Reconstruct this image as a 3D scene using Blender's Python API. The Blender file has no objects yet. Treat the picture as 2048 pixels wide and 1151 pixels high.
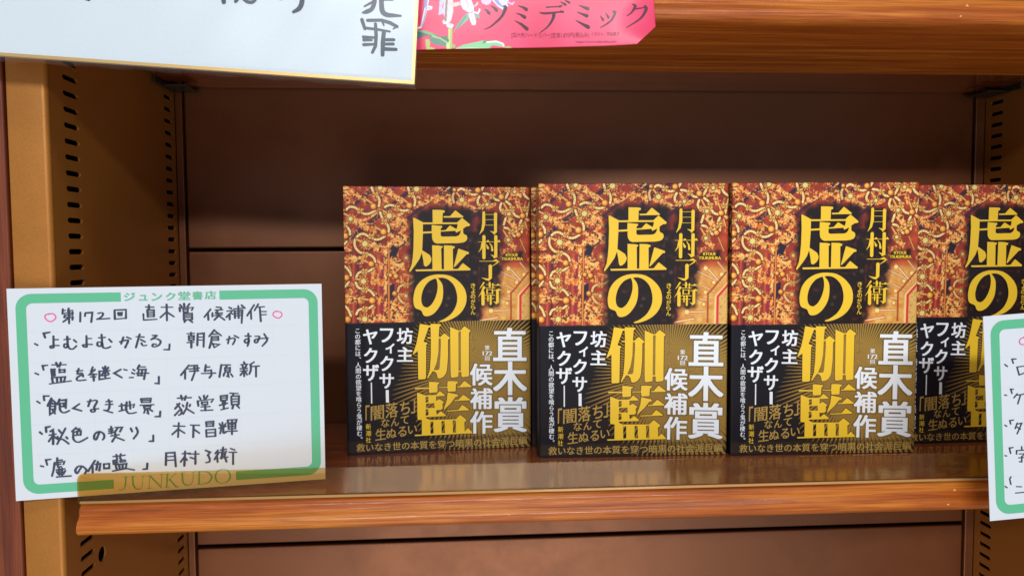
import bpy, bmesh, math, random
import numpy as np
from mathutils import Vector, Matrix
from mathutils.geometry import tessellate_polygon

random.seed(7)
rng = np.random.default_rng(11)
SC = bpy.context.scene
COL = SC.collection

# ------------------------------------------------------------------ camera
F = 1450.0                      # focal length in pixels of the 2048 px wide photograph
EYE = 1.40                      # height of the lens above the shop floor
fw = np.array([-88.3, -75.9, F]); fw /= np.linalg.norm(fw)       # shelf depth axis seen from the lens
hx = np.array([24000., -230., F]); hx -= fw * (hx @ fw); hx /= np.linalg.norm(hx)
dn = np.cross(fw, hx)
cam_d = bpy.data.cameras.new('camera')
cam_d.sensor_width = 36.0
cam_d.lens = F / 2048 * 36.0
cam_d.clip_start = 0.01
cam_d.clip_end = 50
cam = bpy.data.objects.new('camera', cam_d)
COL.objects.link(cam)
right = Vector((hx[0], fw[0], -dn[0])); down = Vector((hx[1], fw[1], -dn[1])); fwd = Vector((hx[2], fw[2], -dn[2]))
M = Matrix.Identity(4)
for i in range(3):
    M[i][0] = right[i]; M[i][1] = -down[i]; M[i][2] = -fwd[i]
M[2][3] = EYE
cam.matrix_world = M
cam_d.dof.use_dof = True
cam_d.dof.focus_distance = 0.475
cam_d.dof.aperture_fstop = 16.0
SC.camera = cam
SC.render.resolution_x = 1024; SC.render.resolution_y = 575
SC.render.engine = 'CYCLES'

# ------------------------------------------------------------------ world and lamps
world = bpy.data.worlds.new('World'); SC.world = world; world.use_nodes = True
bg = world.node_tree.nodes['Background']
bg.inputs[0].default_value = (0.72, 0.83, 1.0, 1); bg.inputs[1].default_value = 0.31
SC.view_settings.view_transform = 'Standard'; SC.view_settings.look = 'None'
SC.view_settings.exposure = 0.0; SC.view_settings.gamma = 1.0
SC.cycles.max_bounces = 8; SC.cycles.transparent_max_bounces = 12
SC.cycles.use_denoising = True


def lamp(name, loc, target, sx, sy, watts, col):
    d = bpy.data.lights.new(name, 'AREA'); d.shape = 'RECTANGLE'; d.size = sx; d.size_y = sy
    d.energy = watts; d.color = col
    o = bpy.data.objects.new(name, d); COL.objects.link(o)
    o.location = loc
    o.rotation_euler = (Vector(target) - Vector(loc)).to_track_quat('-Z', 'Y').to_euler()
    return o


lamp('ceiling_lamp', (0.25, -0.55, EYE + 1.42), (0.05, 0.45, EYE), 1.5, 0.16, 9, (1.0, 0.97, 0.92))
lamp('ceiling_lamp', (0.1, -2.3, EYE + 1.12), (0.05, 0.45, EYE), 1.8, 0.16, 46, (0.95, 0.98, 1.0))
lamp('floor_bounce_lamp', (0.1, -1.25, EYE - 1.15), (0.0, 0.2, EYE + 0.05), 1.1, 1.3, 15, (1.0, 0.93, 0.84))


# ------------------------------------------------------------------ mapping helpers
def ray(u, w):
    p = np.array([u - 1024, w - 575.5, F])
    return np.array([p @ hx, p @ fw, -(p @ dn)])


def at(u, w, Y):
    D = ray(u, w); D = D * (Y / D[1]); return Vector((D[0], D[1], D[2] + EYE))


def on(mat, u, w):
    """pixel -> local (x, z) on the y = 0 plane of a posed thing"""
    n = mat.to_3x3() @ Vector((0, 1, 0)); o = mat.translation
    D = Vector(ray(u, w)); E = Vector((0, 0, EYE))
    t = (o - E).dot(n) / D.dot(n)
    q = mat.inverted() @ (E + D * t)
    return q.x, q.z


def project(mat, x, z):
    """arrays of local x, z -> pixel arrays"""
    R = np.array(mat.to_3x3()); T = np.array(mat.translation)
    X = R[0, 0] * x + R[0, 2] * z + T[0]; Y = R[1, 0] * x + R[1, 2] * z + T[1]; Z = R[2, 0] * x + R[2, 2] * z + T[2] - EYE
    c = [X * hx[i] + Y * fw[i] - Z * dn[i] for i in range(3)]
    return 1024 + F * c[0] / c[2], 575.5 + F * c[1] / c[2]


def lin(c):
    a = np.asarray(c, float) / 255.0
    return np.where(a <= 0.04045, a / 12.92, ((a + 0.055) / 1.055) ** 2.4)


def L4(*c):
    return (*[float(v) for v in lin(c)], 1.0)


# ------------------------------------------------------------------ materials
def mat_new(name):
    m = bpy.data.materials.new(name); m.use_nodes = True
    nt = m.node_tree; b = nt.nodes['Principled BSDF']
    return m, nt, b


def N(nt, t, **kw):
    n = nt.nodes.new(t)
    for k, v in kw.items():
        setattr(n, k, v)
    return n


def plain(name, col, rough=0.6, spec=0.4, metal=0.0, coat=0.0, coat_rough=0.1, grain=0.0, gscale=900, mottle=False):
    m, nt, b = mat_new(name)
    b.inputs['Base Color'].default_value = col
    b.inputs['Roughness'].default_value = rough
    b.inputs['Specular IOR Level'].default_value = spec
    b.inputs['Metallic'].default_value = metal
    b.inputs['Coat Weight'].default_value = coat
    b.inputs['Coat Roughness'].default_value = coat_rough
    if grain:
        tc = N(nt, 'ShaderNodeTexCoord'); no = N(nt, 'ShaderNodeTexNoise')
        no.inputs['Scale'].default_value = gscale; no.inputs['Detail'].default_value = 3
        nt.links.new(tc.outputs['Object'], no.inputs['Vector'])
        mx = N(nt, 'ShaderNodeMixRGB', blend_type='MULTIPLY'); mx.inputs[0].default_value = 1
        mx.inputs[1].default_value = col
        cr = N(nt, 'ShaderNodeValToRGB')
        cr.color_ramp.elements[0].position = 0.3; cr.color_ramp.elements[1].position = 0.7
        g = 1 - grain
        cr.color_ramp.elements[0].color = (g, g, g, 1); cr.color_ramp.elements[1].color = (1, 1, 1, 1)
        nt.links.new(no.outputs[0], cr.inputs[0]); nt.links.new(cr.outputs[0], mx.inputs[2])
        nt.links.new(mx.outputs[0], b.inputs['Base Color'])
        bp = N(nt, 'ShaderNodeBump'); bp.inputs['Strength'].default_value = 0.15; bp.inputs['Distance'].default_value = 0.0003
        nt.links.new(no.outputs[0], bp.inputs['Height']); nt.links.new(bp.outputs[0], b.inputs['Normal'])
    if mottle:                                  # handling marks: the sheen varies over the paint
        t2 = N(nt, 'ShaderNodeTexCoord'); n4 = N(nt, 'ShaderNodeTexNoise'); n4.inputs['Scale'].default_value = 26; n4.inputs['Detail'].default_value = 6; n4.inputs['Roughness'].default_value = 0.65
        nt.links.new(t2.outputs['Object'], n4.inputs['Vector'])
        mr = N(nt, 'ShaderNodeMapRange'); mr.inputs[1].default_value = 0.35; mr.inputs[2].default_value = 0.7; mr.inputs[3].default_value = rough - 0.05; mr.inputs[4].default_value = rough + 0.09
        nt.links.new(n4.outputs[0], mr.inputs[0]); nt.links.new(mr.outputs[0], b.inputs['Roughness'])
    return m


def wood(name, dark, mid, light, axis='X', rough=0.38, coat=0.35, coat_rough=0.2, spots=False, spec=0.5):
    m, nt, b = mat_new(name)
    tc = N(nt, 'ShaderNodeTexCoord'); mp = N(nt, 'ShaderNodeMapping')
    s = {'X': (4.0, 95, 95), 'Z': (90, 90, 4.0)}[axis]
    mp.inputs['Scale'].default_value = s
    nt.links.new(tc.outputs['Object'], mp.inputs['Vector'])
    n1 = N(nt, 'ShaderNodeTexNoise'); n1.inputs['Scale'].default_value = 1.4; n1.inputs['Detail'].default_value = 7; n1.inputs['Roughness'].default_value = 0.6; n1.inputs['Distortion'].default_value = 0.6
    nt.links.new(mp.outputs[0], n1.inputs['Vector'])
    cr = N(nt, 'ShaderNodeValToRGB'); e = cr.color_ramp.elements
    e[0].position = 0.30; e[0].color = dark; e[1].position = 0.70; e[1].color = light
    k = e.new(0.50); k.color = mid
    nt.links.new(n1.outputs[0], cr.inputs[0])
    mp2 = N(nt, 'ShaderNodeMapping'); mp2.inputs['Scale'].default_value = {'X': (30, 1500, 1500), 'Z': (1300, 1300, 24)}[axis]
    nt.links.new(tc.outputs['Object'], mp2.inputs['Vector'])
    n2 = N(nt, 'ShaderNodeTexNoise'); n2.inputs['Scale'].default_value = 1.0; n2.inputs['Detail'].default_value = 4
    nt.links.new(mp2.outputs[0], n2.inputs['Vector'])
    c2 = N(nt, 'ShaderNodeValToRGB'); c2.color_ramp.elements[0].position = 0.34; c2.color_ramp.elements[1].position = 0.55
    c2.color_ramp.elements[0].color = (0.5, 0.42, 0.36, 1); c2.color_ramp.elements[1].color = (1, 1, 1, 1)
    nt.links.new(n2.outputs[0], c2.inputs[0])
    mx = N(nt, 'ShaderNodeMixRGB', blend_type='MULTIPLY'); mx.inputs[0].default_value = 0.65
    nt.links.new(cr.outputs[0], mx.inputs[1]); nt.links.new(c2.outputs[0], mx.inputs[2])
    out = mx.outputs[0]
    if spots:                                   # small worn chips in the varnish
        n3 = N(nt, 'ShaderNodeTexNoise'); n3.inputs['Scale'].default_value = 210; n3.inputs['Detail'].default_value = 2
        nt.links.new(tc.outputs['Object'], n3.inputs['Vector'])
        c3 = N(nt, 'ShaderNodeValToRGB'); c3.color_ramp.elements[0].position = 0.765; c3.color_ramp.elements[1].position = 0.785
        nt.links.new(n3.outputs[0], c3.inputs[0])
        m3 = N(nt, 'ShaderNodeMixRGB'); m3.inputs[2].default_value = L4(222, 176, 110)
        nt.links.new(c3.outputs[0], m3.inputs[0]); nt.links.new(out, m3.inputs[1]); out = m3.outputs[0]
    nt.links.new(out, b.inputs['Base Color'])
    b.inputs['Roughness'].default_value = rough; b.inputs['Specular IOR Level'].default_value = spec
    b.inputs['Coat Weight'].default_value = coat; b.inputs['Coat Roughness'].default_value = coat_rough
    bp = N(nt, 'ShaderNodeBump'); bp.inputs['Strength'].default_value = 0.25; bp.inputs['Distance'].default_value = 0.0002
    nt.links.new(n2.outputs[0], bp.inputs['Height']); nt.links.new(bp.outputs[0], b.inputs['Normal'])
    nt.links.new(bp.outputs[0], b.inputs['Coat Normal'])
    return m


def vcol(name, rough=0.4, coat=0.5, coat_rough=0.12, spec=0.4):
    m, nt, b = mat_new(name)
    a = N(nt, 'ShaderNodeVertexColor', layer_name='print')
    nt.links.new(a.outputs['Color'], b.inputs['Base Color'])
    b.inputs['Roughness'].default_value = rough; b.inputs['Specular IOR Level'].default_value = spec
    b.inputs['Coat Weight'].default_value = coat; b.inputs['Coat Roughness'].default_value = coat_rough
    return m


def plastic(name, tint, haze_col, haze=0.18, rough=0.08, scratch=True):
    """clear tinted sheet: light passes, some is scattered by dust and scratches, some reflected"""
    m, nt, b = mat_new(name)
    nt.nodes.remove(b); out = nt.nodes['Material Output']
    tr = N(nt, 'ShaderNodeBsdfTransparent'); tr.inputs[0].default_value = tint
    df = N(nt, 'ShaderNodeBsdfDiffuse'); df.inputs[0].default_value = haze_col
    gl = N(nt, 'ShaderNodeBsdfGlossy'); gl.inputs['Roughness'].default_value = rough
    m1 = N(nt, 'ShaderNodeMixShader'); m1.inputs[0].default_value = haze
    if scratch:
        tc = N(nt, 'ShaderNodeTexCoord'); mp = N(nt, 'ShaderNodeMapping'); mp.inputs['Scale'].default_value = (60, 60, 260)
        mp.inputs['Rotation'].default_value = (0, 0.5, 0)
        no = N(nt, 'ShaderNodeTexNoise'); no.inputs['Scale'].default_value = 1.3; no.inputs['Detail'].default_value = 8; no.inputs['Roughness'].default_value = 0.75
        nt.links.new(tc.outputs['Object'], mp.inputs[0]); nt.links.new(mp.outputs[0], no.inputs['Vector'])
        mr = N(nt, 'ShaderNodeMapRange'); mr.inputs[1].default_value = 0.45; mr.inputs[2].default_value = 0.8
        mr.inputs[3].default_value = haze * 0.75; mr.inputs[4].default_value = haze * 2.6
        nt.links.new(no.outputs[0], mr.inputs[0]); nt.links.new(mr.outputs[0], m1.inputs[0])
    nt.links.new(tr.outputs[0], m1.inputs[1]); nt.links.new(df.outputs[0], m1.inputs[2])
    lw = N(nt, 'ShaderNodeLayerWeight'); lw.inputs[0].default_value = 0.5
    pw = N(nt, 'ShaderNodeMath', operation='POWER'); pw.inputs[1].default_value = 4.0
    nt.links.new(lw.outputs['Facing'], pw.inputs[0])
    fr = N(nt, 'ShaderNodeMath', operation='MULTIPLY_ADD'); fr.inputs[1].default_value = 0.6; fr.inputs[2].default_value = 0.03
    nt.links.new(pw.outputs[0], fr.inputs[0])
    m2 = N(nt, 'ShaderNodeMixShader')
    nt.links.new(fr.outputs[0], m2.inputs[0]); nt.links.new(m1.outputs[0], m2.inputs[1]); nt.links.new(gl.outputs[0], m2.inputs[2])
    nt.links.new(m2.outputs[0], out.inputs['Surface'])
    return m


MT = {}
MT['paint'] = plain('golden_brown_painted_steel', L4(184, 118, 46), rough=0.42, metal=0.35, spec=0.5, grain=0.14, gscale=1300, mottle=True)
MT['paint_shaded'] = plain('painted_steel_shaded', L4(126, 72, 36), rough=0.38, metal=0.55, coat=0.35, coat_rough=0.4, spec=0.5, grain=0.10, gscale=1300, mottle=True)  # same steel paint, darkened for the shade inside the case
MT['shade_black'] = plain('gap_shade_black', L4(16, 12, 14), rough=0.9, spec=0.1)  # black put in for the shade inside slots and panel gaps
MT['steel'] = plain('bracket_steel', L4(70, 66, 60), rough=0.35, metal=0.7)
MT['wood'] = wood('cherry_wood_laminate', L4(142, 64, 14), L4(182, 92, 24), L4(216, 132, 42), rough=0.42, coat=0.18, coat_rough=0.10, spec=0.3, spots=True)
MT['wood_top'] = wood('shelf_top_laminate', L4(104, 46, 20), L4(132, 64, 28), L4(156, 84, 38), rough=0.2, coat=0.8, coat_rough=0.06)
MT['wood_side'] = wood('side_panel_laminate', L4(88, 34, 12), L4(122, 52, 20), L4(146, 72, 32), axis='Z', rough=0.55, coat=0.08)
MT['paper'] = plain('white_card', L4(217, 221, 227), rough=0.55, spec=0.35)
MT['pages'] = plain('page_block', L4(222, 212, 190), rough=0.8)
MT['green'] = plain('green_print', L4(95, 186, 142), rough=0.5)
MT['gridline'] = plain('pale_grid_print', L4(213, 220, 234), rough=0.6)
MT['ink'] = plain('dark_marker_ink', L4(58, 62, 84), rough=0.5)
MT['pinkpen'] = plain('pink_pen', L4(236, 92, 152), rough=0.5)
MT['brush'] = plain('brush_ink', L4(40, 52, 72), rough=0.6, grain=0.3, gscale=700)
MT['board'] = plain('signature_board_paper', L4(218, 227, 229), rough=0.5, grain=0.03, gscale=500)
MT['gold'] = plain('gold_paper_edge', L4(222, 180, 108), rough=0.35, metal=0.5)
MT['boardback'] = plain('board_core', L4(236, 206, 150), rough=0.7)
MT['film'] = plastic('clear_film', (0.97, 0.98, 1.0, 1), (0.9, 0.95, 1.0, 1), haze=0.035, rough=0.28, scratch=False)
MT['amber'] = plastic('amber_clear_plastic', (0.90, 0.74, 0.45, 1), L4(206, 170, 110), haze=0.03, rough=0.06)
MT['jacket'] = vcol('jacket_print', rough=0.5, coat=0.36, coat_rough=0.1, spec=0.25)
MT['band'] = vcol('paper_band_print', rough=0.55, coat=0.1, coat_rough=0.2, spec=0.2)
MT['tyellow'] = plain('yellow_print', L4(250, 204, 48), rough=0.4, coat=0.4, coat_rough=0.15)
MT['twhite'] = plain('white_print', L4(243, 248, 255), rough=0.45, coat=0.2)
MT['tgold'] = plain('dull_gold_print', L4(186, 150, 74), rough=0.45, coat=0.2)
MT['toutline'] = plain('brown_print', L4(118, 94, 44), rough=0.45, coat=0.2)
MT['tdark'] = plain('black_print', L4(38, 28, 34), rough=0.45, coat=0.3)
MT['spine'] = plain('black_spine_print', L4(34, 28, 34), rough=0.45, coat=0.3)
MT['poster'] = vcol('poster_print', rough=0.45, coat=0.25, coat_rough=0.2, spec=0.3)
MT['maroon'] = plain('maroon_print', L4(84, 28, 50), rough=0.5, coat=0.1)
MT['maroon2'] = plain('thin_maroon_print', L4(150, 24, 60), rough=0.5, coat=0.1)


# ------------------------------------------------------------------ object helpers
def tag(o, label=None, cat=None, group=None, kind=None):
    if label: o['label'] = label
    if cat: o['category'] = cat
    if group: o['group'] = group
    if kind: o['kind'] = kind
    return o


def link(name, me, mat=None, parent=None, smooth=False):
    o = bpy.data.objects.new(name, me); COL.objects.link(o)
    if mat is not None and not me.materials:
        for k in (mat if isinstance(mat, list) else [mat]):
            me.materials.append(k)
    if parent is not None:
        o.parent = parent
    if smooth:
        me.shade_smooth()
    return o


def thing(name, label, cat, mat=None, group=None):
    o = bpy.data.objects.new(name, None); COL.objects.link(o); o.empty_display_size = 0.03
    if mat is not None: o.matrix_world = mat
    return tag(o, label, cat, group)


def bm_obj(name, bm, mat, parent=None, smooth=False, bevel=0.0, seg=2):
    me = bpy.data.meshes.new(name); bmesh.ops.recalc_face_normals(bm, faces=bm.faces); bm.to_mesh(me); bm.free()
    o = link(name, me, mat, parent, smooth)
    if bevel:
        md = o.modifiers.new('bevel', 'BEVEL'); md.width = bevel; md.segments = seg; md.limit_method = 'ANGLE'
        me.shade_smooth(); md.harden_normals = True
    return o


def box(bm, x0, x1, y0, y1, z0, z1):
    v = [bm.verts.new(p) for p in ((x0, y0, z0), (x1, y0, z0), (x1, y1, z0), (x0, y1, z0), (x0, y0, z1), (x1, y0, z1), (x1, y1, z1), (x0, y1, z1))]
    for f in ((0, 3, 2, 1), (4, 5, 6, 7), (0, 1, 5, 4), (1, 2, 6, 5), (2, 3, 7, 6), (3, 0, 4, 7)):
        bm.faces.new([v[i] for i in f])


def boxo(name, x0, x1, y0, y1, z0, z1, mat, parent=None, bevel=0.0):
    bm = bmesh.new(); box(bm, x0, x1, y0, y1, z0, z1)
    return bm_obj(name, bm, mat, parent, bevel=bevel)


def extrude_x(bm, prof, x0, x1):
    """closed profile of (y, z) points swept along x"""
    a = [bm.verts.new((x0, y, z)) for y, z in prof]; b = [bm.verts.new((x1, y, z)) for y, z in prof]
    n = len(prof)
    for i in range(n):
        bm.faces.new((a[i], a[(i + 1) % n], b[(i + 1) % n], b[i]))
    bm.faces.new(a[::-1]); bm.faces.new(b)


# ------------------------------------------------------------------ flat print (lettering, rules)
class Print:
    """collects flat shapes given in local (x, z) and lays them a hair above y = 0, each above the last"""
    def __init__(self, base=0.00006, step=0.0000006, surf=None):
        self.v = []; self.f = []; self.y = base; self.step = step; self.surf = surf

    def _add(self, pts, faces):
        k = len(self.v)
        for x, z in pts:
            s = self.surf(x) if self.surf else 0.0
            self.v.append((x, s - self.y, z))
        self.f += [tuple(k + i for i in f) for f in faces]
        self.y += self.step

    def poly(self, pts):
        self._add(pts, [tuple(range(len(pts)))])

    def holed(self, loops):
        fl = [p for l in loops for p in l]
        self._add(fl, [tuple(t) for t in tessellate_polygon([[Vector((x, z, 0)) for x, z in l] for l in loops])])

    def tri(self, pts, faces):
        self._add(pts, faces)

    def stroke(self, pts, widths, cap=True):
        n = len(pts)
        P = [Vector(p) for p in pts]
        Lf, Rt = [], []
        for i in range(n):
            a = (P[i] - P[i - 1]).normalized() if i else None
            b = (P[i + 1] - P[i]).normalized() if i < n - 1 else None
            a = a or b; b = b or a
            t = (a + b)
            t = a if t.length < 0.3 else t.normalized()
            nn = Vector((-t.y, t.x)); k = 1 / max(0.55, abs(nn.dot(Vector((-a.y, a.x)))))
            h = widths[i] / 2 * k
            Lf.append(P[i] + nn * h); Rt.append(P[i] - nn * h)
        pts2 = Lf + Rt
        faces = [(i, i + 1, n + i + 1, n + i) for i in range(n - 1)]
        if cap:
            for end in (0, n - 1):
                r = widths[end] / 2
                if r <= 0: continue
                d = (P[0] - P[1]).normalized() if end == 0 else (P[-1] - P[-2]).normalized()
                nn = Vector((-d.y, d.x))
                k = len(pts2)
                arc = [P[end] + nn * (r * math.cos(q)) + d * (r * math.sin(q)) for q in [math.pi * j / 5 for j in range(6)]]
                pts2 += arc; faces.append(tuple(range(k, k + 6)))
        self._add([(p.x, p.y) for p in pts2], faces)

    def build(self, name, mat, parent=None, label=None):
        me = bpy.data.meshes.new(name); me.from_pydata(self.v, [], self.f); me.update()
        o = link(name, me, mat, parent)
        if label: o['label'] = label
        return o


def smooth_pts(p, k=4):
    out = []
    n = len(p)
    for i in range(n - 1):
        p0 = p[max(0, i - 1)]; p1 = p[i]; p2 = p[i + 1]; p3 = p[min(n - 1, i + 2)]
        for j in range(k):
            t = j / k
            out.append(tuple(0.5 * ((2 * b) + (-a + c) * t + (2 * a - 5 * b + 4 * c - d) * t * t + (-a + 3 * b - 3 * c + d) * t ** 3) for a, b, c, d in zip(p0, p1, p2, p3)))
    out.append(tuple(p[-1])); return out


def strokes(pr, mat, s, ox, oy, sc, thin, thick, pxm, jitter=0.0):
    """marker strokes: 'x,y x,y;~x,y ...' traced on the print, sc = enlargement of the tracing"""
    for st in s.replace('\n', ' ').split(';'):
        st = st.strip()
        if not st: continue
        sm = st[0] == '~'
        raw = [tuple(float(q) for q in p.split(',')) for p in st.lstrip('~').split()]
        w3 = len(raw[0]) == 3
        if sm: raw = smooth_pts(raw)
        pts = [on(mat, ox + r[0] / sc, oy + r[1] / sc) for r in raw]
        if w3:
            ws = [max(0.3, r[2] / sc) * pxm for r in raw]
        else:
            ws = []
            n = len(raw)
            for i in range(n):
                a = raw[max(0, i - 1)]; b = raw[min(n - 1, i + 1)]
                d = math.hypot(b[0] - a[0], b[1] - a[1]) or 1
                ws.append((thin + (thick - thin) * abs(b[1] - a[1]) / d) * pxm * (1 + random.uniform(-jitter, jitter)))
        if len(pts) > 1: pr.stroke(pts, ws)


GL = {}


def glyph(ch):
    if ch not in GL:
        c = bpy.data.curves.new('g', 'FONT'); c.body = ch; c.resolution_u = 3
        o = bpy.data.objects.new('g', c); COL.objects.link(o)
        dg = bpy.context.evaluated_depsgraph_get()
        me = bpy.data.meshes.new_from_object(o.evaluated_get(dg))
        V = np.array([v.co[:2] for v in me.vertices]).reshape(-1, 2); Fc = [tuple(p.vertices) for p in me.polygons]
        bpy.data.objects.remove(o); bpy.data.curves.remove(c); bpy.data.meshes.remove(me)
        GL[ch] = (V, Fc)
    return GL[ch]


def put(pr, mat, ch, x0, y0, x1, y1, bold=0.0, fit=True, slope=0.0):
    """glyph into a pixel box (fit = bounding box, else em square); bold = spread in em"""
    V, Fc = glyph(ch)
    if not len(V): return
    sx = [(0, 0)] if not bold else [(-1, -.5), (1, -.5), (-1, .5), (1, .5)] + ([(0, 0)] if bold > 0.03 else [])
    if fit:
        a = V.min(0) - np.array((bold, bold * .5)); b = V.max(0) + np.array((bold, bold * .5)); T0 = (V - a) / np.maximum(b - a, 1e-6); k = bold / np.maximum(b - a, 1e-6)
    else:
        T0 = np.stack([V[:, 0], V[:, 1] + 0.12], 1); k = np.array((bold, bold))
    for q in sx:
        T = T0 + np.array(q) * k
        px = x0 + T[:, 0] * (x1 - x0); py = y1 - T[:, 1] * (y1 - y0) + slope * (px - x0)
        pr.tri([on(mat, a, b) for a, b in zip(px, py)], Fc)


def puttext(pr, mat, s, x0, y0, x1, y1, bold=0.0, h=None):
    """a whole Latin/Japanese line fitted from (x0, y1) to (x1, y1 + dy)"""
    V, Fc = glyph(s)
    a = V.min(0); b = V.max(0); T = (V - a) / (b - a)
    px = x0 + T[:, 0] * (x1 - x0)
    for d in ([0] if not bold else [-0.35, 0.35]):
        pr.tri([on(mat, u + d, w) for u, w in zip(px, y1 - T[:, 1] * (y1 - y0))], Fc)


# ------------------------------------------------------------------ painted print (numpy canvas on a fine mesh)
def vnoise(x, y, seed=0):
    r = np.random.default_rng(seed); g = r.random((64, 64))
    xi = np.floor(x).astype(int); yi = np.floor(y).astype(int); fx = x - xi; fy = y - yi
    fx = fx * fx * (3 - 2 * fx); fy = fy * fy * (3 - 2 * fy)
    G = lambda i, j: g[(i % 64), (j % 64)]
    return (G(xi, yi) * (1 - fx) + G(xi + 1, yi) * fx) * (1 - fy) + (G(xi, yi + 1) * (1 - fx) + G(xi + 1, yi + 1) * fx) * fy


def fbm(x, y, seed=0, o=3):
    s = 0; a = 0.5; t = 0
    for i in range(o):
        s = s + a * vnoise(x * 2 ** i, y * 2 ** i, seed + i); t += a; a *= 0.55
    return s / t


def sstep(a, b, x):
    t = np.clip((x - a) / (b - a), 0, 1); return t * t * (3 - 2 * t)


class Canvas:
    def __init__(self, PX, PY):
        self.X = PX; self.Y = PY; self.C = np.zeros(PX.shape + (3,))

    def fill(self, c): self.C[:] = c

    def blend(self, mask, c, sl=None):
        c = np.asarray(c, float)
        T = self.C if sl is None else self.C[sl]
        T[:] = T * (1 - mask[..., None]) + c * mask[..., None]

    def win(self, x0, y0, x1, y1):
        m = (self.X > x0) & (self.X < x1) & (self.Y > y0) & (self.Y < y1)
        r = np.where(m.any(1))[0]; c = np.where(m.any(0))[0]
        if not len(r) or not len(c): return None
        return (slice(r[0], r[-1] + 1), slice(c[0], c[-1] + 1))

    def dist(self, pts, pad):
        xs = [p[0] for p in pts]; ys = [p[1] for p in pts]
        sl = self.win(min(xs) - pad, min(ys) - pad, max(xs) + pad, max(ys) + pad)
        if sl is None: return None, None, None
        X = self.X[sl]; Y = self.Y[sl]; D = np.full(X.shape, 1e9); S = np.zeros(X.shape); acc = 0
        for a, b in zip(pts[:-1], pts[1:]):
            dx = b[0] - a[0]; dy = b[1] - a[1]; L = math.hypot(dx, dy) or 1e-6
            t = np.clip(((X - a[0]) * dx + (Y - a[1]) * dy) / L ** 2, 0, 1)
            d = np.hypot(X - a[0] - t * dx, Y - a[1] - t * dy)
            m = d < D; D[m] = d[m]; S[m] = (acc + t * L)[m]; acc += L
        return sl, D, S

    def line(self, pts, w, c, edge=None, soft=0.5, alpha=1.0):
        sl, D, S = self.dist(pts, w + 3)
        if sl is None: return
        if edge is not None:
            self.blend(alpha * (1 - sstep(w / 2 + 0.9 - soft, w / 2 + 0.9 + soft, D)), edge, sl)
        self.blend(alpha * (1 - sstep(w / 2 - soft, w / 2 + soft, D)), c, sl)

    def poly(self, pts, c, soft=0.6, alpha=1.0):
        xs = [p[0] for p in pts]; ys = [p[1] for p in pts]
        sl = self.win(min(xs) - 2, min(ys) - 2, max(xs) + 2, max(ys) + 2)
        if sl is None: return
        X = self.X[sl]; Y = self.Y[sl]; ins = np.zeros(X.shape, bool); D = np.full(X.shape, 1e9)
        for (ax, ay), (bx, by) in zip(pts, pts[1:] + pts[:1]):
            cnd = ((ay > Y) != (by > Y)) & (X < (bx - ax) * (Y - ay) / ((by - ay) or 1e-9) + ax)
            ins ^= cnd
            dx = bx - ax; dy = by - ay; L = (dx * dx + dy * dy) or 1e-9
            t = np.clip(((X - ax) * dx + (Y - ay) * dy) / L, 0, 1)
            D = np.minimum(D, np.hypot(X - ax - t * dx, Y - ay - t * dy))
        sd = np.where(ins, -D, D)
        self.blend(alpha * (1 - sstep(-soft, soft, sd)), c, sl)

    def disc(self, x, y, r, c, soft=0.5, alpha=1.0):
        sl = self.win(x - r - 2, y - r - 2, x + r + 2, y + r + 2)
        if sl is None: return
        D = np.hypot(self.X[sl] - x, self.Y[sl] - y)
        self.blend(alpha * (1 - sstep(r - soft, r + soft, D)), c, sl)


def grid_mesh(name, xs, zs, surf, C, extra=None):
    nz, nx = len(zs), len(xs)
    X, Z = np.meshgrid(xs, zs)
    V = np.stack([X, surf(X, Z), Z], -1).reshape(-1, 3).astype(np.float32)
    i = np.arange((nz - 1) * (nx - 1)); r = i // (nx - 1); c = i % (nx - 1); a = r * nx + c
    Q = np.stack([a, a + 1, a + nx + 1, a + nx], -1).astype(np.int32)      # zs runs upward
    me = bpy.data.meshes.new(name)
    me.vertices.add(len(V)); me.vertices.foreach_set('co', V.ravel())
    me.loops.add(Q.size); me.loops.foreach_set('vertex_index', Q.ravel())
    me.polygons.add(len(Q)); me.polygons.foreach_set('loop_start', np.arange(0, Q.size, 4, dtype=np.int32))
    me.polygons.foreach_set('use_smooth', np.ones(len(Q), bool))
    me.update(calc_edges=True)
    ca = me.color_attributes.new('print', 'FLOAT_COLOR', 'POINT')
    col = np.ones((len(V), 4), np.float32); col[:, :3] = lin(np.clip(C, 0, 255)).reshape(-1, 3)
    ca.data.foreach_set('color', col.ravel())
    return me

# ================================================================== BOOKCASE
def Z(z): return EYE + z


XL, XR, YF, YB = -0.244, 0.4643, 0.4427, 0.632
ZT, ZB = Z(0.40), Z(-0.60)
case = thing('bookcase', 'brown steel and cherry wood bookcase with rows of slots in its side walls', 'bookcase')
case.location = (0, 0, 0)


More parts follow.
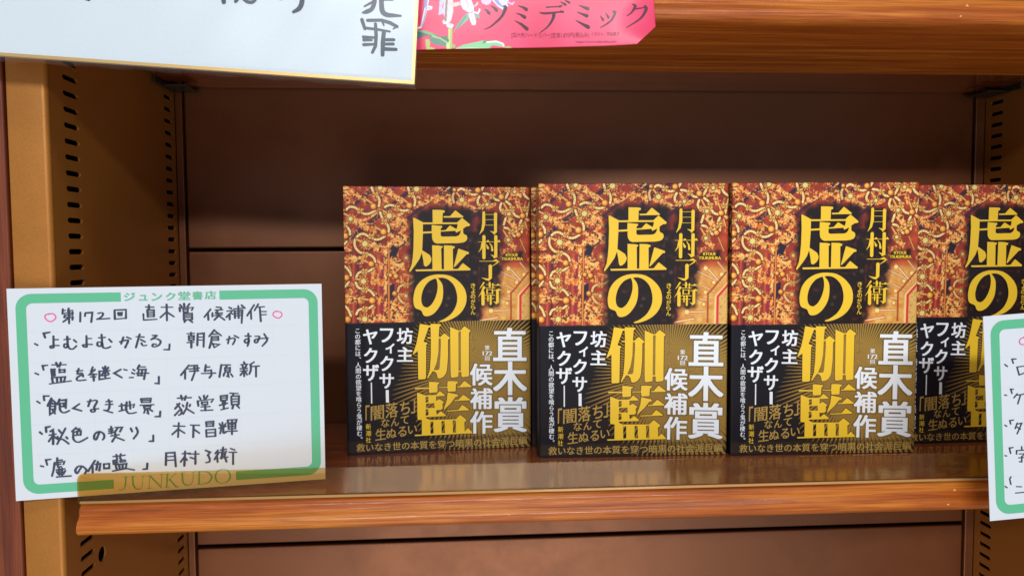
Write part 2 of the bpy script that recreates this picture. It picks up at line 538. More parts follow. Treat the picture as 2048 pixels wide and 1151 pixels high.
def slot_wall(name, x, sgn):
    """side wall of punched steel: real openings with thickness, two columns of slots and one round hole"""
    bm = bmesh.new(); th = 0.0014
    cols = [(0.4605, 0.4775), (0.6087, 0.6240)]
    y0, y1 = YF + 0.003, YB - 0.002
    zs = [Z(0.0005 + 0.00965 * k) for k in range(-60, 41)]
    def quad(a, b, c, d): bm.faces.new([bm.verts.new(p) for p in (a, b, c, d)])
    def cell(ya, yb, za, zb): quad((x, ya, za), (x, yb, za), (x, yb, zb), (x, ya, zb))
    cell(y0, cols[0][0], ZB, ZT); cell(cols[1][1], y1, ZB, ZT)
    hy, hz, hr = 0.4868, Z(-0.1995), 0.0050
    q = 0.008
    ya, yb = cols[0][1], cols[1][0]
    if sgn < 0:
        cell(ya, hy - q, ZB, ZT); cell(hy + q, yb, ZB, ZT); cell(hy - q, hy + q, ZB, hz - q); cell(hy - q, hy + q, hz + q, ZT)
        n = 24
        ring = [(hy + hr * math.cos(2 * math.pi * i / n), hz + hr * math.sin(2 * math.pi * i / n)) for i in range(n)]
        sq = []
        for i in range(n):
            a = 2 * math.pi * i / n; m = max(abs(math.cos(a)), abs(math.sin(a)))
            sq.append((hy + q * math.cos(a) / m, hz + q * math.sin(a) / m))
        for i in range(n):
            j = (i + 1) % n
            quad((x, *ring[i]), (x, *sq[i]), (x, *sq[j]), (x, *ring[j]))
            quad((x, *ring[i]), (x, *ring[j]), (x + sgn * 0.0012, *ring[j]), (x + sgn * 0.0012, *ring[i]))
    else:
        cell(ya, yb, ZB, ZT)
    for (a, b) in cols:
        h = 0.00165; zprev = ZB; r = 0.0013
        for z in zs:
            if z - h <= zprev or z + h >= ZT: continue
            cell(a, b, zprev, z - h)
            # punched slot with clipped corners, its rim turned inwards
            out = [(a, z - h), (b, z - h), (b, z + h), (a, z + h)]
            inn = [(a + r, z - h), (b - r, z - h), (b, z - h + r), (b, z + h - r), (b - r, z + h), (a + r, z + h), (a, z + h - r), (a, z - h + r)]
            for tri in ((out[0], inn[0], inn[7]), (out[1], inn[2], inn[1]), (out[2], inn[4], inn[3]), (out[3], inn[6], inn[5])):
                bm.faces.new([bm.verts.new((x, *p)) for p in tri])
            for i in range(8):
                p, s = inn[i], inn[(i + 1) % 8]
                quad((x, *p), (x, *s), (x + sgn * th, *s), (x + sgn * th, *p))
            zprev = z + h
        cell(a, b, zprev, ZT)
    return bm_obj(name, bm, MT['paint'], case)


slot_wall('side_wall', XL, -1)
slot_wall('side_wall', XR, 1)
# back of each hollow channel, coloured black for the shade inside the slots
boxo('shaded_channel_back', XL - 0.022, XL - 0.016, YF + 0.004, YB, ZB, ZT, MT['shade_black'], case)
boxo('shaded_channel_back', XR + 0.006, XR + 0.014, YF + 0.004, YB, ZB, ZT, MT['shade_black'], case)


def upright(s):
    bm = bmesh.new()
    xi = XL if s < 0 else XR
    arc = [(xi + s * 0.0028 * (1 - math.cos(t)), YF + 0.0028 * (1 - math.sin(t))) for t in [math.pi / 2 * i / 5 for i in range(6)]]
    prof = [(xi, YF + 0.0032)] + arc + [(xi + s * 0.0222, YF), (xi + s * 0.0222, YF + 0.012)]
    a = [bm.verts.new((x, y, ZB)) for x, y in prof]; b = [bm.verts.new((x, y, ZT)) for x, y in prof]
    for i in range(len(prof) - 1):
        bm.faces.new((a[i], a[i + 1], b[i + 1], b[i]))
    o = bm_obj('upright_post', bm, MT['paint'], case, smooth=True)
    o.data.set_sharp_from_angle(angle=math.radians(35))


upright(-1); upright(1)
boxo('side_panel', -0.300, XL - 0.0232, 0.4405, 0.66, ZB, ZT, MT['wood_side'], case, bevel=0.0012)
boxo('side_panel', XR + 0.0232, 0.522, 0.4405, 0.66, ZB, ZT, MT['wood_side'], case, bevel=0.0012)
boxo('shaded_rear_sheet', -0.29, 0.51, YB + 0.008, YB + 0.012, ZB, ZT, MT['shade_black'], case)  # black sheet that paints the shade seen through the back panel gaps


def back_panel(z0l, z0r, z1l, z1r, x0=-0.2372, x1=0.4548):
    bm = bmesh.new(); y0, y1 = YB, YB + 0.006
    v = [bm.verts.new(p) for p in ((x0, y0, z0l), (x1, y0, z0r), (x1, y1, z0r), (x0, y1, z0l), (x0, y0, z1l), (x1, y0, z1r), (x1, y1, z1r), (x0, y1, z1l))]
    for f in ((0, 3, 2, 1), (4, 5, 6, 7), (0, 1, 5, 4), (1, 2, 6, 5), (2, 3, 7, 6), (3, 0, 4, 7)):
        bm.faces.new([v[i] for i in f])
    bm_obj('back_panel', bm, MT['paint_shaded'], case, bevel=0.0016)


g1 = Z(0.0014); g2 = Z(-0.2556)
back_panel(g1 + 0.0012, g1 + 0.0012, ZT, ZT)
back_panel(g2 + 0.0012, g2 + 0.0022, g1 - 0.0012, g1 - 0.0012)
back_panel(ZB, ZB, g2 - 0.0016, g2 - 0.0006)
boxo('corner_post', XL + 0.0002, -0.2380, YB - 0.002, YB + 0.006, ZB, ZT, MT['paint_shaded'], case, bevel=0.0008)
boxo('corner_post', 0.4556, XR - 0.0002, YB - 0.002, YB + 0.006, ZB, ZT, MT['paint_shaded'], case, bevel=0.0008)


# ================================================================== SHELVES
def shelf(top, label):
    t = thing('shelf', label, 'shelf', group='wooden shelves of the bookcase')
    t.location = (0.11, 0.53, top)
    x0, x1 = -0.2312 - 0.11, 0.4556 - 0.11
    nose = smooth_pts([(0.4446, 0.0), (0.4424, -0.0006), (0.4404, -0.0022), (0.4394, -0.0044), (0.4397, -0.0062), (0.4386, -0.0078),
                       (0.4364, -0.0104), (0.4354, -0.0134), (0.4360, -0.0160), (0.4382, -0.0178), (0.4412, -0.0184)], 3)
    prof = [(y - 0.53, z) for y, z in [(0.5545, 0.0)] + [(q[0] - 0.003, q[1] * 0.985) for q in nose] + [(0.5545, -0.0184)]]
    bm = bmesh.new(); extrude_x(bm, prof, x0, x1)
    o = bm_obj('front_board', bm, MT['wood'], t, smooth=True); o.data.set_sharp_from_angle(angle=math.radians(50))
    # glossy laminate on top of the front board, then the rear board with its joint
    boxo('top_laminate', x0 + 0.001, x1 - 0.001, 0.4432 - 0.53, 0.5543 - 0.53, 0.0002, 0.0008, MT['wood_top'], t)
    boxo('rear_board', x0 - 0.010, x1 + 0.006, 0.5555 - 0.53, 0.6285 - 0.53, -0.0164, 0.0006, MT['wood_top'], t, bevel=0.0005)
    return t


SH = -0.1492
shelf(Z(SH), 'cherry wood shelf with rounded front edge that carries the books')
shelf(Z(0.1532), 'upper cherry wood shelf with chipped front edge above the books')


def hook(x, s):
    """folded steel shelf hook sitting in the slots under the upper shelf"""
    bm = bmesh.new()
    box(bm, min(x, x + s * 0.002), max(x, x + s * 0.002), 0.585, 0.627, Z(0.1315), Z(0.1362))
    box(bm, min(x + s * 0.0022, x + s * 0.020), max(x + s * 0.0022, x + s * 0.020), 0.600, 0.6265, Z(0.1318), Z(0.1334))
    o = bm_obj('shelf_bracket', bm, MT['steel'], None, bevel=0.0006)
    tag(o, 'small dark steel bracket in the back %s corner under the upper shelf' % ('left' if s > 0 else 'right'), 'bracket', 'shelf brackets')


hook(XL + 0.0012, 1); hook(XR - 0.0012, -1)


# ================================================================== LABEL RAILS
def rail(top, label, h=0.0182):
    x0, x1 = -0.2330, 0.4556
    t = thing('label_rail', label, 'label rail', group='amber label rails'); t.location = (0.11, 0.4391, top)
    bm = bmesh.new(); r = 0.0042; n = 6
    out = [(x0 - 0.11, 0.0004)]
    out += [(x0 - 0.11 + r - r * math.cos(a), h - r + r * math.sin(a)) for a in [math.pi / 2 * i / n for i in range(n + 1)]]
    out += [(x1 - 0.11 - r + r * math.sin(a), h - r + r * math.cos(a)) for a in [math.pi / 2 * i / n for i in range(n + 1)]]
    out += [(x1 - 0.11, 0.0004)]
    a = [bm.verts.new((x, -0.0004, z)) for x, z in out]; b = [bm.verts.new((x, 0.0004, z)) for x, z in out]
    bm.faces.new(a); bm.faces.new(b[::-1])
    for i in range(len(out)):
        j = (i + 1) % len(out); bm.faces.new((a[j], a[i], b[i], b[j]))
    bm_obj('clear_strip', bm, MT['amber'], t)
    bm = bmesh.new()
    prof = [(-0.0012 + 0.0009 * math.cos(q), 0.0010 + 0.0009 * math.sin(q)) for q in [2 * math.pi * i / 10 for i in range(10)]]
    extrude_x(bm, prof, x0 - 0.11 + 0.002, x1 - 0.11)
    bm_obj('rail_foot', bm, MT['railfoot'], t, smooth=True)


MT['railfoot'] = plain('amber_rail_foot', L4(196, 150, 92), rough=0.25, coat=0.6, coat_rough=0.1)
rail(Z(SH), 'amber see-through label rail along the front edge of the shelf below the books')
rail(Z(0.1532), 'amber see-through label rail on the upper shelf behind the pink poster')


# ================================================================== BOOKS
BW, BH, BT = 0.1352, 0.1945, 0.0270
SHT = Z(SH) + 0.0009


def pose(p, yaw):
    return Matrix.Translation(p) @ Matrix.Rotation(yaw, 4, 'Z')


B1 = pose((-0.0885, 0.5272, SHT), math.atan2(0.0112, 0.135))
OBI = on(B1, 697, 646)[1]


def hinge(x):
    return 0.00055 * math.exp(-((x - 0.0105) / 0.0026) ** 2)


def hingeA(x):
    return 0.00055 * np.exp(-((x - 0.0105) / 0.0026) ** 2)


def wrap(S, Zg, off):
    """jacket sheet: s < 0 runs along the spine, s > 0 across the front"""
    r = 0.0012
    s = S
    X = np.where(s < 0, -off, np.clip(s, 0, None) - off * np.clip(1 - s / r, 0, 1))
    Y = np.where(s < 0, -s, hingeA(s) - off)
    # soften the fold
    k = np.clip(1 - np.abs(s) / r, 0, 1)
    Y = Y + 0.0005 * k ** 2 * (s >= 0)
    e = np.clip((s - (BW - 0.0016)) / 0.0016, 0, 1); Y = Y + 0.0012 * e ** 2
    return X, Y


def jacket_mesh(name, s0, z0, z1, ns, nz, off, C, curl):
    S, Zg = np.meshgrid(np.linspace(s0, BW, ns), np.linspace(z0, z1, nz))
    X, Y = wrap(S, Zg, off)
    if not curl:
        Y[-1] += 0.0004                       # folded top edge of the band meets the jacket
    if curl:
        e = np.clip((Zg - (BH - 0.0010)) / 0.0010, 0, 1); Y = Y + 0.0008 * e ** 2
    me = grid_mesh(name, np.linspace(0, 1, ns), np.linspace(0, 1, nz), lambda a, b: a * 0, C)
    V = np.stack([X, Y, Zg], -1).reshape(-1, 3).astype(np.float32)
    me.vertices.foreach_set('co', V.ravel()); me.update()
    return me


def arc_motif(cv, pts, ox, oy, curl=None, dim=0.0, sc=8.22, w=5.0):
    p = [(ox + a / sc, oy + b / sc) for a, b in pts]
    p = smooth_pts(p, 6)
    al = 1 - dim
    cv.line(p, w + 3.0, (80, 24, 18), soft=1.0, alpha=al * 0.8)
    cv.line(p, w, (240, 160, 64), soft=0.5, alpha=al)
    cv.line(p, w * 0.72, (255, 234, 160), soft=0.5, alpha=al)
    L = 0
    for a, b in zip(p[:-1], p[1:]):
        L += math.hypot(b[0] - a[0], b[1] - a[1])
        if L > 4.6:
            L = 0; cv.disc(b[0], b[1], 0.9, (158, 148, 78), alpha=al * 0.9)
    if curl:
        x, y = ox + curl[0] / sc, oy + curl[1] / sc
        for k in range(4):
            q = k * math.pi / 2 + 0.6
            cv.line([(x, y), (x + 4.6 * math.cos(q), y + 4.6 * math.sin(q)), (x + 5.6 * math.cos(q + 0.5), y + 5.6 * math.sin(q + 0.5))], 2.6, (246, 196, 98), edge=(150, 60, 24), soft=0.5, alpha=al)
        cv.disc(x, y, 2.0, (176, 160, 84), alpha=al)


def knob(cv, x, y, r, dim=0.0):
    al = 1 - dim
    cv.disc(x + 0.8, y + 0.8, r + 1.6, (120, 44, 22), alpha=al)
    cv.disc(x, y, r, (228, 128, 40), alpha=al); cv.disc(x - 0.7, y - 0.6, r * 0.72, (248, 182, 72), alpha=al)
    cv.disc(x - 0.9, y - 0.9, r * 0.40, (252, 208, 110), alpha=al)


def rosette(cv, x, y, r=6.5, dim=0.0):
    al = 1 - dim
    for k in range(11):
        q = 2 * math.pi * k / 11
        cv.line([(x + r * math.cos(q), y + r * math.sin(q)), (x + (r + 3.4) * math.cos(q), y + (r + 3.4) * math.sin(q))], 1.5, (244, 186, 98), alpha=al)
    cv.disc(x, y, r + 0.6, (214, 120, 44), alpha=al); cv.disc(x, y, r * 0.82, (240, 216, 128), alpha=al)
    for k in range(8):
        q = 2 * math.pi * k / 8 + 0.3
        cv.disc(x + r * 0.84 * math.cos(q), y + r * 0.84 * math.sin(q), 1.05, (84, 38, 22), alpha=al)
    cv.disc(x - 0.5, y - 0.5, r * 0.42, (228, 226, 140), alpha=al)


def carved(cv, pts, ox, oy, w, sc=8.22, dim=0.0):
    p = [(ox + a / sc, oy + b / sc) for a, b in pts]
    sl, D, S = cv.dist(p, w + 6)
    if sl is None: return
    X = cv.X[sl]; Y = cv.Y[sl]
    n = fbm(X / 5 + 7, Y / 5 + 3, 5, 2); rg = 1 - np.abs(2 * fbm(X / 4.0, Y / 4.0, 9, 2) - 1)
    w = w * 1.25; edge = D + (n - 0.5) * w * 0.9
    m = (1 - sstep(w / 2 - 0.7, w / 2 + 0.7, edge)) * (1 - dim)
    t = sstep(0.55, 0.97, rg)[..., None]
    col = np.array((230, 112, 42)) * (1 - t) + np.array((255, 212, 122)) * t
    dk = sstep(0.62, 0.5, n)[..., None] * 0 + sstep(0.40, 0.30, n)[..., None]
    col = col * (1 - 0.8 * dk) + np.array((80, 26, 18)) * 0.8 * dk
    T = cv.C[sl]; T[:] = T * (1 - m[..., None]) + col * m[..., None]


def paint_cover(PX, PY):
    cv = Canvas(PX, PY); X, Y = PX, PY
    # lacquered boards: maroon with darker joints running diagonally on the left, upright lower down
    n = fbm(X / 22, Y / 22, 1, 3)[..., None]
    cv.C[:] = np.array((116, 32, 32)) * (1 - n) + np.array((206, 82, 44)) * n
    diag = (X * 0.62 + Y * 0.78)
    up = sstep(500, 520, Y)
    for k, (d, wd, c) in enumerate([(758, 5, (58, 36, 60)), (782, 3, (120, 50, 76)), (806, 6, (52, 34, 58)), (846, 4, (66, 38, 62)), (878, 6, (60, 36, 58)), (905, 3, (126, 52, 74)), (925, 5, (56, 34, 56))]):
        m = (1 - sstep(wd * 0.4, wd, np.abs(diag - d))) * (1 - up) * 0.9
        cv.blend(m, c)
    for xx, wd, c in [(716, 3.4, (74, 40, 66)), (707, 2.6, (206, 92, 62)), (726, 3, (136, 44, 60)), (757, 3, (206, 84, 66)), (764, 4, (150, 44, 64)), (745, 3, (170, 56, 56))]:
        cv.blend((1 - sstep(wd * 0.5, wd, np.abs(X - xx))) * up * 0.85, c)
    # fine gilt fretwork over the boards
    rg = 1 - np.abs(2 * fbm(X / 4 + 31, Y / 4 + 9, 21, 2) - 1)
    reg = fbm(X / 18, Y / 18, 33, 2)
    cv.blend(sstep(0.74, 0.92, rg) * sstep(0.50, 0.62, reg) * 0.75, (232, 128, 54))
    cv.blend(sstep(0.93, 0.98, rg) * sstep(0.50, 0.62, reg), (255, 200, 116))
    A, B_, Cc, D4 = (675, 365), (675, 505), (870, 365), (940, 505)
    cv.poly([(778, 499), (791, 484), (801, 491), (795, 505), (790, 518), (778, 518)], (40, 30, 44))
    cv.poly([(778, 567), (789, 567), (789, 605), (778, 605)], (38, 34, 56)); cv.poly([(778, 505), (789, 505), (789, 517), (778, 517)], (38, 34, 56))
    cv.poly([(893, 382), (899, 373), (905, 373), (904, 392), (898, 392)], (44, 40, 56))
    for o, pts, w in [(A, [(230, 160), (330, 220), (470, 290)], 8), (A, [(760, 130), (850, 150), (940, 230), (1040, 290)], 10), (A, [(290, 610), (400, 690), (520, 730), (620, 780)], 13),
                      (A, [(880, 560), (960, 620), (1080, 640), (1130, 720)], 11), (A, [(500, 1030), (640, 1060), (800, 1110)], 13), (A, [(830, 1030), (960, 920), (1070, 800), (1150, 690)], 7),
                      (A, [(980, 980), (1100, 900), (1150, 960)], 13), (A, [(1280, 400), (1460, 330), (1640, 210)], 6), (A, [(130, 220), (190, 300)], 8), (A, [(110, 100), (200, 150)], 13),
                      (A, [(420, 620), (560, 560), (650, 480)], 4), (A, [(1000, 540), (1120, 480), (1200, 470)], 5), (A, [(120, 1060), (190, 1120)], 8), (A, [(760, 250), (800, 300)], 8), (A, [(1330, 250), (1350, 330)], 7), (A, [(850, 850), (900, 880)], 8), (A, [(900, 700), (980, 690)], 8),
                      (B_, [(120, 110), (260, 100), (410, 110)], 13), (B_, [(580, 470), (700, 485), (830, 490)], 11), (B_, [(130, 770), (260, 760), (400, 765)], 12), (B_, [(785, 40), (785, 600), (785, 1150)], 5),
                      (B_, [(640, 160), (720, 190), (700, 240)], 8), (B_, [(650, 740), (720, 760), (690, 820)], 8), (B_, [(860, 140), (960, 190), (1050, 220)], 16), (B_, [(860, 250), (930, 290)], 12), (B_, [(860, 380), (960, 385), (1030, 460)], 10),
                      (B_, [(890, 860), (990, 900), (1060, 960)], 15), (B_, [(880, 1000), (980, 1060), (1060, 1120)], 18), (B_, [(560, 1085), (700, 1070), (830, 1080)], 12), (B_, [(190, 230), (230, 330)], 4), (B_, [(190, 560), (230, 650), (160, 700)], 5),
                      (B_, [(570, 620), (640, 700)], 5), (B_, [(600, 880), (580, 980)], 5), (B_, [(180, 900), (240, 1000)], 4), (B_, [(600, 300), (570, 400)], 5),
                      (Cc, [(30, 290), (180, 200), (250, 330)], 11), (Cc, [(400, 330), (520, 370), (650, 450)], 10), (Cc, [(560, 290), (640, 270), (710, 210)], 6), (Cc, [(880, 400), (980, 360)], 6), (Cc, [(1320, 200), (1350, 300), (1380, 400)], 7),
                      (Cc, [(1190, 600), (1260, 640), (1330, 780)], 9), (Cc, [(1240, 1000), (1300, 1070)], 9), (Cc, [(1200, 280), (1280, 260)], 6), (Cc, [(1480, 560), (1540, 620)], 6), (Cc, [(1270, 190), (1400, 210)], 7), (Cc, [(0, 330), (180, 130), (240, 70)], 3)]:
        carved(cv, pts, o[0], o[1], w)
    # bundles of gilt strands spreading downwards at the right edge of the title
    fan = sstep(0, 40, (X - 985) + (Y - 540) * 0.6) * sstep(520, 545, Y) * sstep(955, 975, X)
    n2 = fbm(X / 9, Y / 9, 51, 3)[..., None]
    fc = np.array((206, 116, 40)) * (1 - n2) + np.array((250, 214, 128)) * n2
    cv.C[:] = cv.C * (1 - fan[..., None]) + fc * fan[..., None]
    for a, b, w in [((992, 538), (1044, 563), 1.8), ((1016, 532), (1046, 565), 2.2), ((1010, 570), (1036, 582), 1.6), ((1007, 596), (1026, 599), 1.8), ((985, 621), (1022, 620), 2.0), ((958, 641), (996, 634), 2.4), ((1040, 525), (1062, 552), 1.4)]:
        cv.line([a, b], w + 2.6, (188, 84, 34), soft=1.0, alpha=0.8); cv.line([a, b], w, (254, 232, 176), soft=0.6)
    for x, y, r in [(1017, 537, 4), (1048, 549, 4), (982, 621, 4.6), (1033, 564, 3.4), (1017, 583, 3.4), (1014, 606, 3.2)]:
        cv.disc(x, y, r + 1.2, (206, 110, 44)); cv.disc(x, y, r, (250, 226, 140))
    cv.line([(1056, 545), (1031, 576), (1022, 586), (1022, 640)], 3.4, (176, 70, 30), soft=0.8, alpha=0.9)
    cv.poly([(1062, 568), (1038, 591), (1037, 646), (1070, 646), (1070, 568)], (234, 186, 102))
    n3 = fbm(X / 2.2, Y / 2.2, 71, 3); box_ = sstep(1043, 1045, X) * sstep(575, 590, Y + (X - 1043) * 0.9)
    cv.blend(sstep(0.60, 0.72, n3) * box_ * 0.7, (168, 118, 52))
    cv.line([(1068, 560), (1039, 591), (1038, 650)], 7.6, (250, 216, 140), soft=0.5); cv.line([(1068, 560), (1041, 591), (1040.5, 650)], 4.6, (226, 52, 62), soft=0.5)
    arcs = [
        (A, [(560, 80), (600, 170), (660, 220), (690, 300), (680, 390)], (620, 200), 0), (A, [(140, 450), (200, 400), (290, 410), (350, 460), (430, 510), (520, 510), (620, 460)], (375, 465), 0),
        (A, [(780, 400), (850, 370), (920, 380), (980, 420), (1060, 460), (1140, 455), (1190, 430)], (975, 415), 0), (A, [(1160, 80), (1190, 170), (1250, 220), (1275, 300), (1265, 380)], (1205, 200), 0),
        (A, [(700, 490), (740, 590), (800, 660), (840, 740), (840, 810)], (765, 645), 0), (A, [(320, 890), (370, 850), (440, 845), (520, 890), (600, 930), (690, 930), (780, 880)], (555, 885), 0),
        (A, [(290, 930), (280, 1010), (310, 1090), (380, 1150), (450, 1160), (540, 1190), (600, 1240), (620, 1300)], (455, 1180), 0), (A, [(100, 700), (150, 720), (200, 790), (205, 850)], (125, 690), 0), (A, [(100, 1020), (150, 970)], None, 0),
        (B_, [(310, 400), (350, 330), (440, 310), (520, 300), (590, 250)], (445, 310), 0), (B_, [(110, 220), (160, 260), (210, 330), (220, 370)], None, 0), (B_, [(110, 570), (160, 520), (185, 470)], None, 0),
        (B_, [(300, 490), (340, 570), (430, 600), (530, 620), (600, 700)], (450, 610), 0), (B_, [(310, 1010), (350, 940), (450, 920), (540, 900), (600, 840)], (450, 925), 0), (B_, [(130, 880), (180, 940), (220, 1040)], None, 0),
        (B_, [(990, 640), (1020, 560), (1110, 520), (1200, 510), (1250, 460)], (1130, 530), .3), (B_, [(990, 700), (1040, 790), (1120, 850)], (1130, 860), .3), (B_, [(1260, 1060), (1250, 1130)], None, .3),
        (Cc, [(370, 130), (430, 100), (500, 130), (560, 180), (640, 200), (700, 180)], (545, 155), 0), (Cc, [(800, 180), (870, 190), (940, 230), (1000, 280), (1060, 290)], (945, 225), 0), (Cc, [(800, 60), (760, 130)], None, 0),
        (Cc, [(730, 230), (700, 300), (720, 370), (770, 400)], (760, 395), 0), (Cc, [(320, 160), (290, 230), (310, 330)], None, .3), (Cc, [(1190, 70), (1210, 130), (1190, 200), (1150, 260)], (1195, 115), 0),
        (Cc, [(1440, 70), (1450, 150), (1480, 220), (1560, 280)], (1445, 115), 0), (Cc, [(1090, 340), (1070, 420), (1120, 510)], (1140, 480), 0), (Cc, [(1170, 310), (1240, 370), (1270, 450), (1320, 540), (1410, 570)], (1265, 430), 0),
        (Cc, [(1560, 320), (1530, 430), (1500, 550)], (1500, 430), 0), (Cc, [(1420, 620), (1390, 700), (1430, 760), (1410, 840), (1340, 880)], (1410, 735), 0), (Cc, [(1140, 740), (1210, 760), (1250, 820), (1310, 880)], (1250, 805), 0), (Cc, [(1160, 590), (1130, 690)], None, 0)]
    for o, pts, cu, dm in arcs: arc_motif(cv, pts, o[0], o[1], cu, dm)
    for o, a, b, w in [(A, (470, 275), (600, 360), 3.2), (A, (1050, 250), (1150, 330), 3.2), (A, (620, 730), (720, 785), 3.2), (A, (110, 510), (190, 550), 3.2), (A, (310, 935), (390, 965), 3.4), (A, (750, 460), (810, 500), 3.2),
                       (B_, (400, 120), (520, 165), 3.2), (B_, (400, 755), (520, 775), 3.4), (B_, (300, 430), (380, 445), 3.4), (B_, (330, 1080), (400, 1090), 3.4), (B_, (1000, 680), (1100, 690), 2.6), (B_, (1090, 1010), (1190, 1005), 3.0), (B_, (1080, 350), (1190, 380), 2.2),
                       (Cc, (340, 150), (400, 220), 3.2), (Cc, (780, 230), (840, 310), 3.2), (Cc, (1130, 340), (1200, 470), 3.2), (Cc, (1030, 90), (1080, 180), 3.0), (Cc, (1390, 380), (1435, 500), 3.0), (Cc, (1480, 640), (1510, 750), 2.6), (Cc, (1120, 780), (1190, 890), 2.8), (Cc, (1400, 930), (1490, 1140), 1.6), (Cc, (1310, 70), (1310, 120), 3)]:
        cv.line([(o[0] + a[0] / 8.22, o[1] + a[1] / 8.22), (o[0] + b[0] / 8.22, o[1] + b[1] / 8.22)], w, (248, 184, 96), edge=(124, 44, 22))
    cv.line([(777.6, 500), (777.8, 650)], 2.6, (244, 146, 66), edge=(110, 36, 24))
    for o, x, y, r, dm in [(A, 590, 390, 6, 0), (A, 1180, 375, 6, 0), (A, 755, 808, 6.4, 0), (A, 128, 875, 6, 0), (A, 100, 455, 2.6, 0), (B_, 555, 185, 5.8, 0), (B_, 148, 410, 6, 0), (B_, 570, 785, 6.6, 0), (B_, 165, 1095, 6.4, 0), (B_, 940, 670, 5, .25), (B_, 960, 385, 5, 0), (B_, 870, 370, 4, 0), (B_, 1235, 405, 5, .35), (B_, 1235, 1010, 5.4, .2),
                        (Cc, 705, 125, 5.4, 0), (Cc, 1090, 235, 5.6, 0), (Cc, 1440, 545, 5.2, 0), (Cc, 1370, 855, 5, 0), (Cc, 320, 120, 3.6, 0)]:
        knob(cv, o[0] + x / 8.22, o[1] + y / 8.22, r, dm)
    for o, x, y, r, dm in [(A, 215, 595, 6, 0), (A, 850, 545, 7, 0), (A, 450, 1005, 7.4, 0), (A, 700, 85, 6, 0), (A, 1300, 105, 7, 0), (B_, 425, 470, 7, 0), (B_, 445, 1090, 7, 0), (B_, 1130, 710, 5.4, .35), (B_, 1130, 85, 5, .45), (Cc, 440, 285, 6.4, 0), (Cc, 855, 360, 5, 0), (Cc, 1310, 150, 5, 0), (Cc, 1215, 515, 5.2, 0), (Cc, 1205, 940, 5, 0)]:
        rosette(cv, o[0] + x / 8.22, o[1] + y / 8.22, r, dm)
    # printed dark halo behind the title and the author's name
    def bx(x0, y0, x1, y1, r, f):
        dx = np.maximum(np.maximum(x0 - X, X - x1), 0); dy = np.maximum(np.maximum(y0 - Y, Y - y1), 0)
        d = np.hypot(dx, dy) + (fbm(X / 12, Y / 12, 81, 2) - 0.5) * 12
        return 1 - sstep(r, r + f, d)
    halo = np.maximum.reduce([bx(844, 428, 934, 470, 2, 19), bx(830, 445, 934, 545, 1, 18), bx(834, 555, 930, 640, 3, 18), bx(962, 430, 994, 606, 0, 14), bx(1010, 509, 1040, 517, -2, 12), bx(940, 470, 952, 640, 3, 10), bx(846, 640, 930, 660, 8, 12)])
    ghost = sstep(0.5, 0.8, fbm(X / 11, Y / 11, 91, 3)) * 0.35
    hc = np.array((26, 16, 18))[None, None] * (1 - ghost[..., None]) + cv.C * ghost[..., None] * 0.5 + np.array((70, 52, 48)) * ghost[..., None] * 0.5
    cv.C[:] = cv.C * (1 - halo[..., None] * 0.97) + hc * halo[..., None] * 0.97
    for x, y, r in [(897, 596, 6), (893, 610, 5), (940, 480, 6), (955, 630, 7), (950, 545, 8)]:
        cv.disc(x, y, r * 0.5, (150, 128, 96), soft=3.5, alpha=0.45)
    return cv.C


def paint_band(PX, PY, front):
    X, Y = PX, PY; cx, cy = 948, 735
    r = np.hypot(X - cx, Y - cy); th = np.arctan2(Y - cy, X - cx)
    dist = r - (58 + 90 * np.clip(np.cos(th - 0.62), 0, 1) ** 1.2 + 30 * np.clip(-np.cos(th + 0.3), 0, 1) * sstep(735, 800, Y))
    duty = np.clip(1.0 - dist / 95, 0.0, 1.05)
    ph = th / (2 * math.pi) * 118
    tri = np.abs((ph - np.floor(ph)) * 2 - 1)
    aa = np.clip(118 / (2 * math.pi * r) * 1.1, 0.02, 0.5)
    line = sstep(1 - duty - aa, 1 - duty + aa, tri) * sstep(0.02, 0.12, duty)
    gold = np.array((164, 130, 60)); goldb = np.array((140, 102, 48))
    k = sstep(690, 800, Y)[..., None]
    g = gold * (1 - k * 0.35) + goldb * k * 0.35
    shade = sstep(760, 880, X)[..., None]
    dark = np.array((22, 20, 30)) * (1 - shade) + np.array((36, 22, 16)) * shade
    C = dark * (1 - line[..., None]) + g * line[..., None]
    # black patch under the slanted slogan, dark strip under the bottom line
    ang = math.radians(-9); ux = (X - 785) * math.cos(ang) + (Y - 842) * math.sin(ang); uy = -(X - 785) * math.sin(ang) + (Y - 842) * math.cos(ang)
    n = (fbm(X / 6, Y / 6, 14, 2) - 0.5) * 5
    m = (1 - sstep(46, 49, np.abs(ux) + n)) * (1 - sstep(33, 36, np.abs(uy) + n))
    C = C * (1 - m[..., None]) + np.array((33, 26, 30)) * m[..., None]
    n2 = fbm(X / 3.4, Y / 3.4, 24, 2)
    yb = 893 - (X - 712) * 0.048
    m = (1 - sstep(9, 13, np.abs(Y - yb) + (n2 - .5) * 6)) * (1 - 0.45 * sstep(860, 1000, X))
    C = C * (1 - 0.62 * m[..., None]) + np.array((56, 42, 28)) * 0.62 * m[..., None]
    C = np.where(front[..., None], C, np.array((22, 20, 28)))
    return C


def px_of(S, Zg):
    return project(B1, np.abs(S), Zg)


ns, nz = 470, 300
S, Zg = np.meshgrid(np.linspace(-BT, BW, ns), np.linspace(OBI - 0.006, BH, nz))
jm = jacket_mesh('jacket', -BT, OBI - 0.006, BH, ns, nz, 0.0, paint_cover(*px_of(S, Zg)), True)
ns, nz = 440, 250
S, Zg = np.meshgrid(np.linspace(-BT, BW, ns), np.linspace(0.0003, OBI, nz))
om = jacket_mesh('paper_band', -BT, 0.0003, OBI, ns, nz, 0.00035, paint_band(*px_of(S, Zg), S >= 0), False)

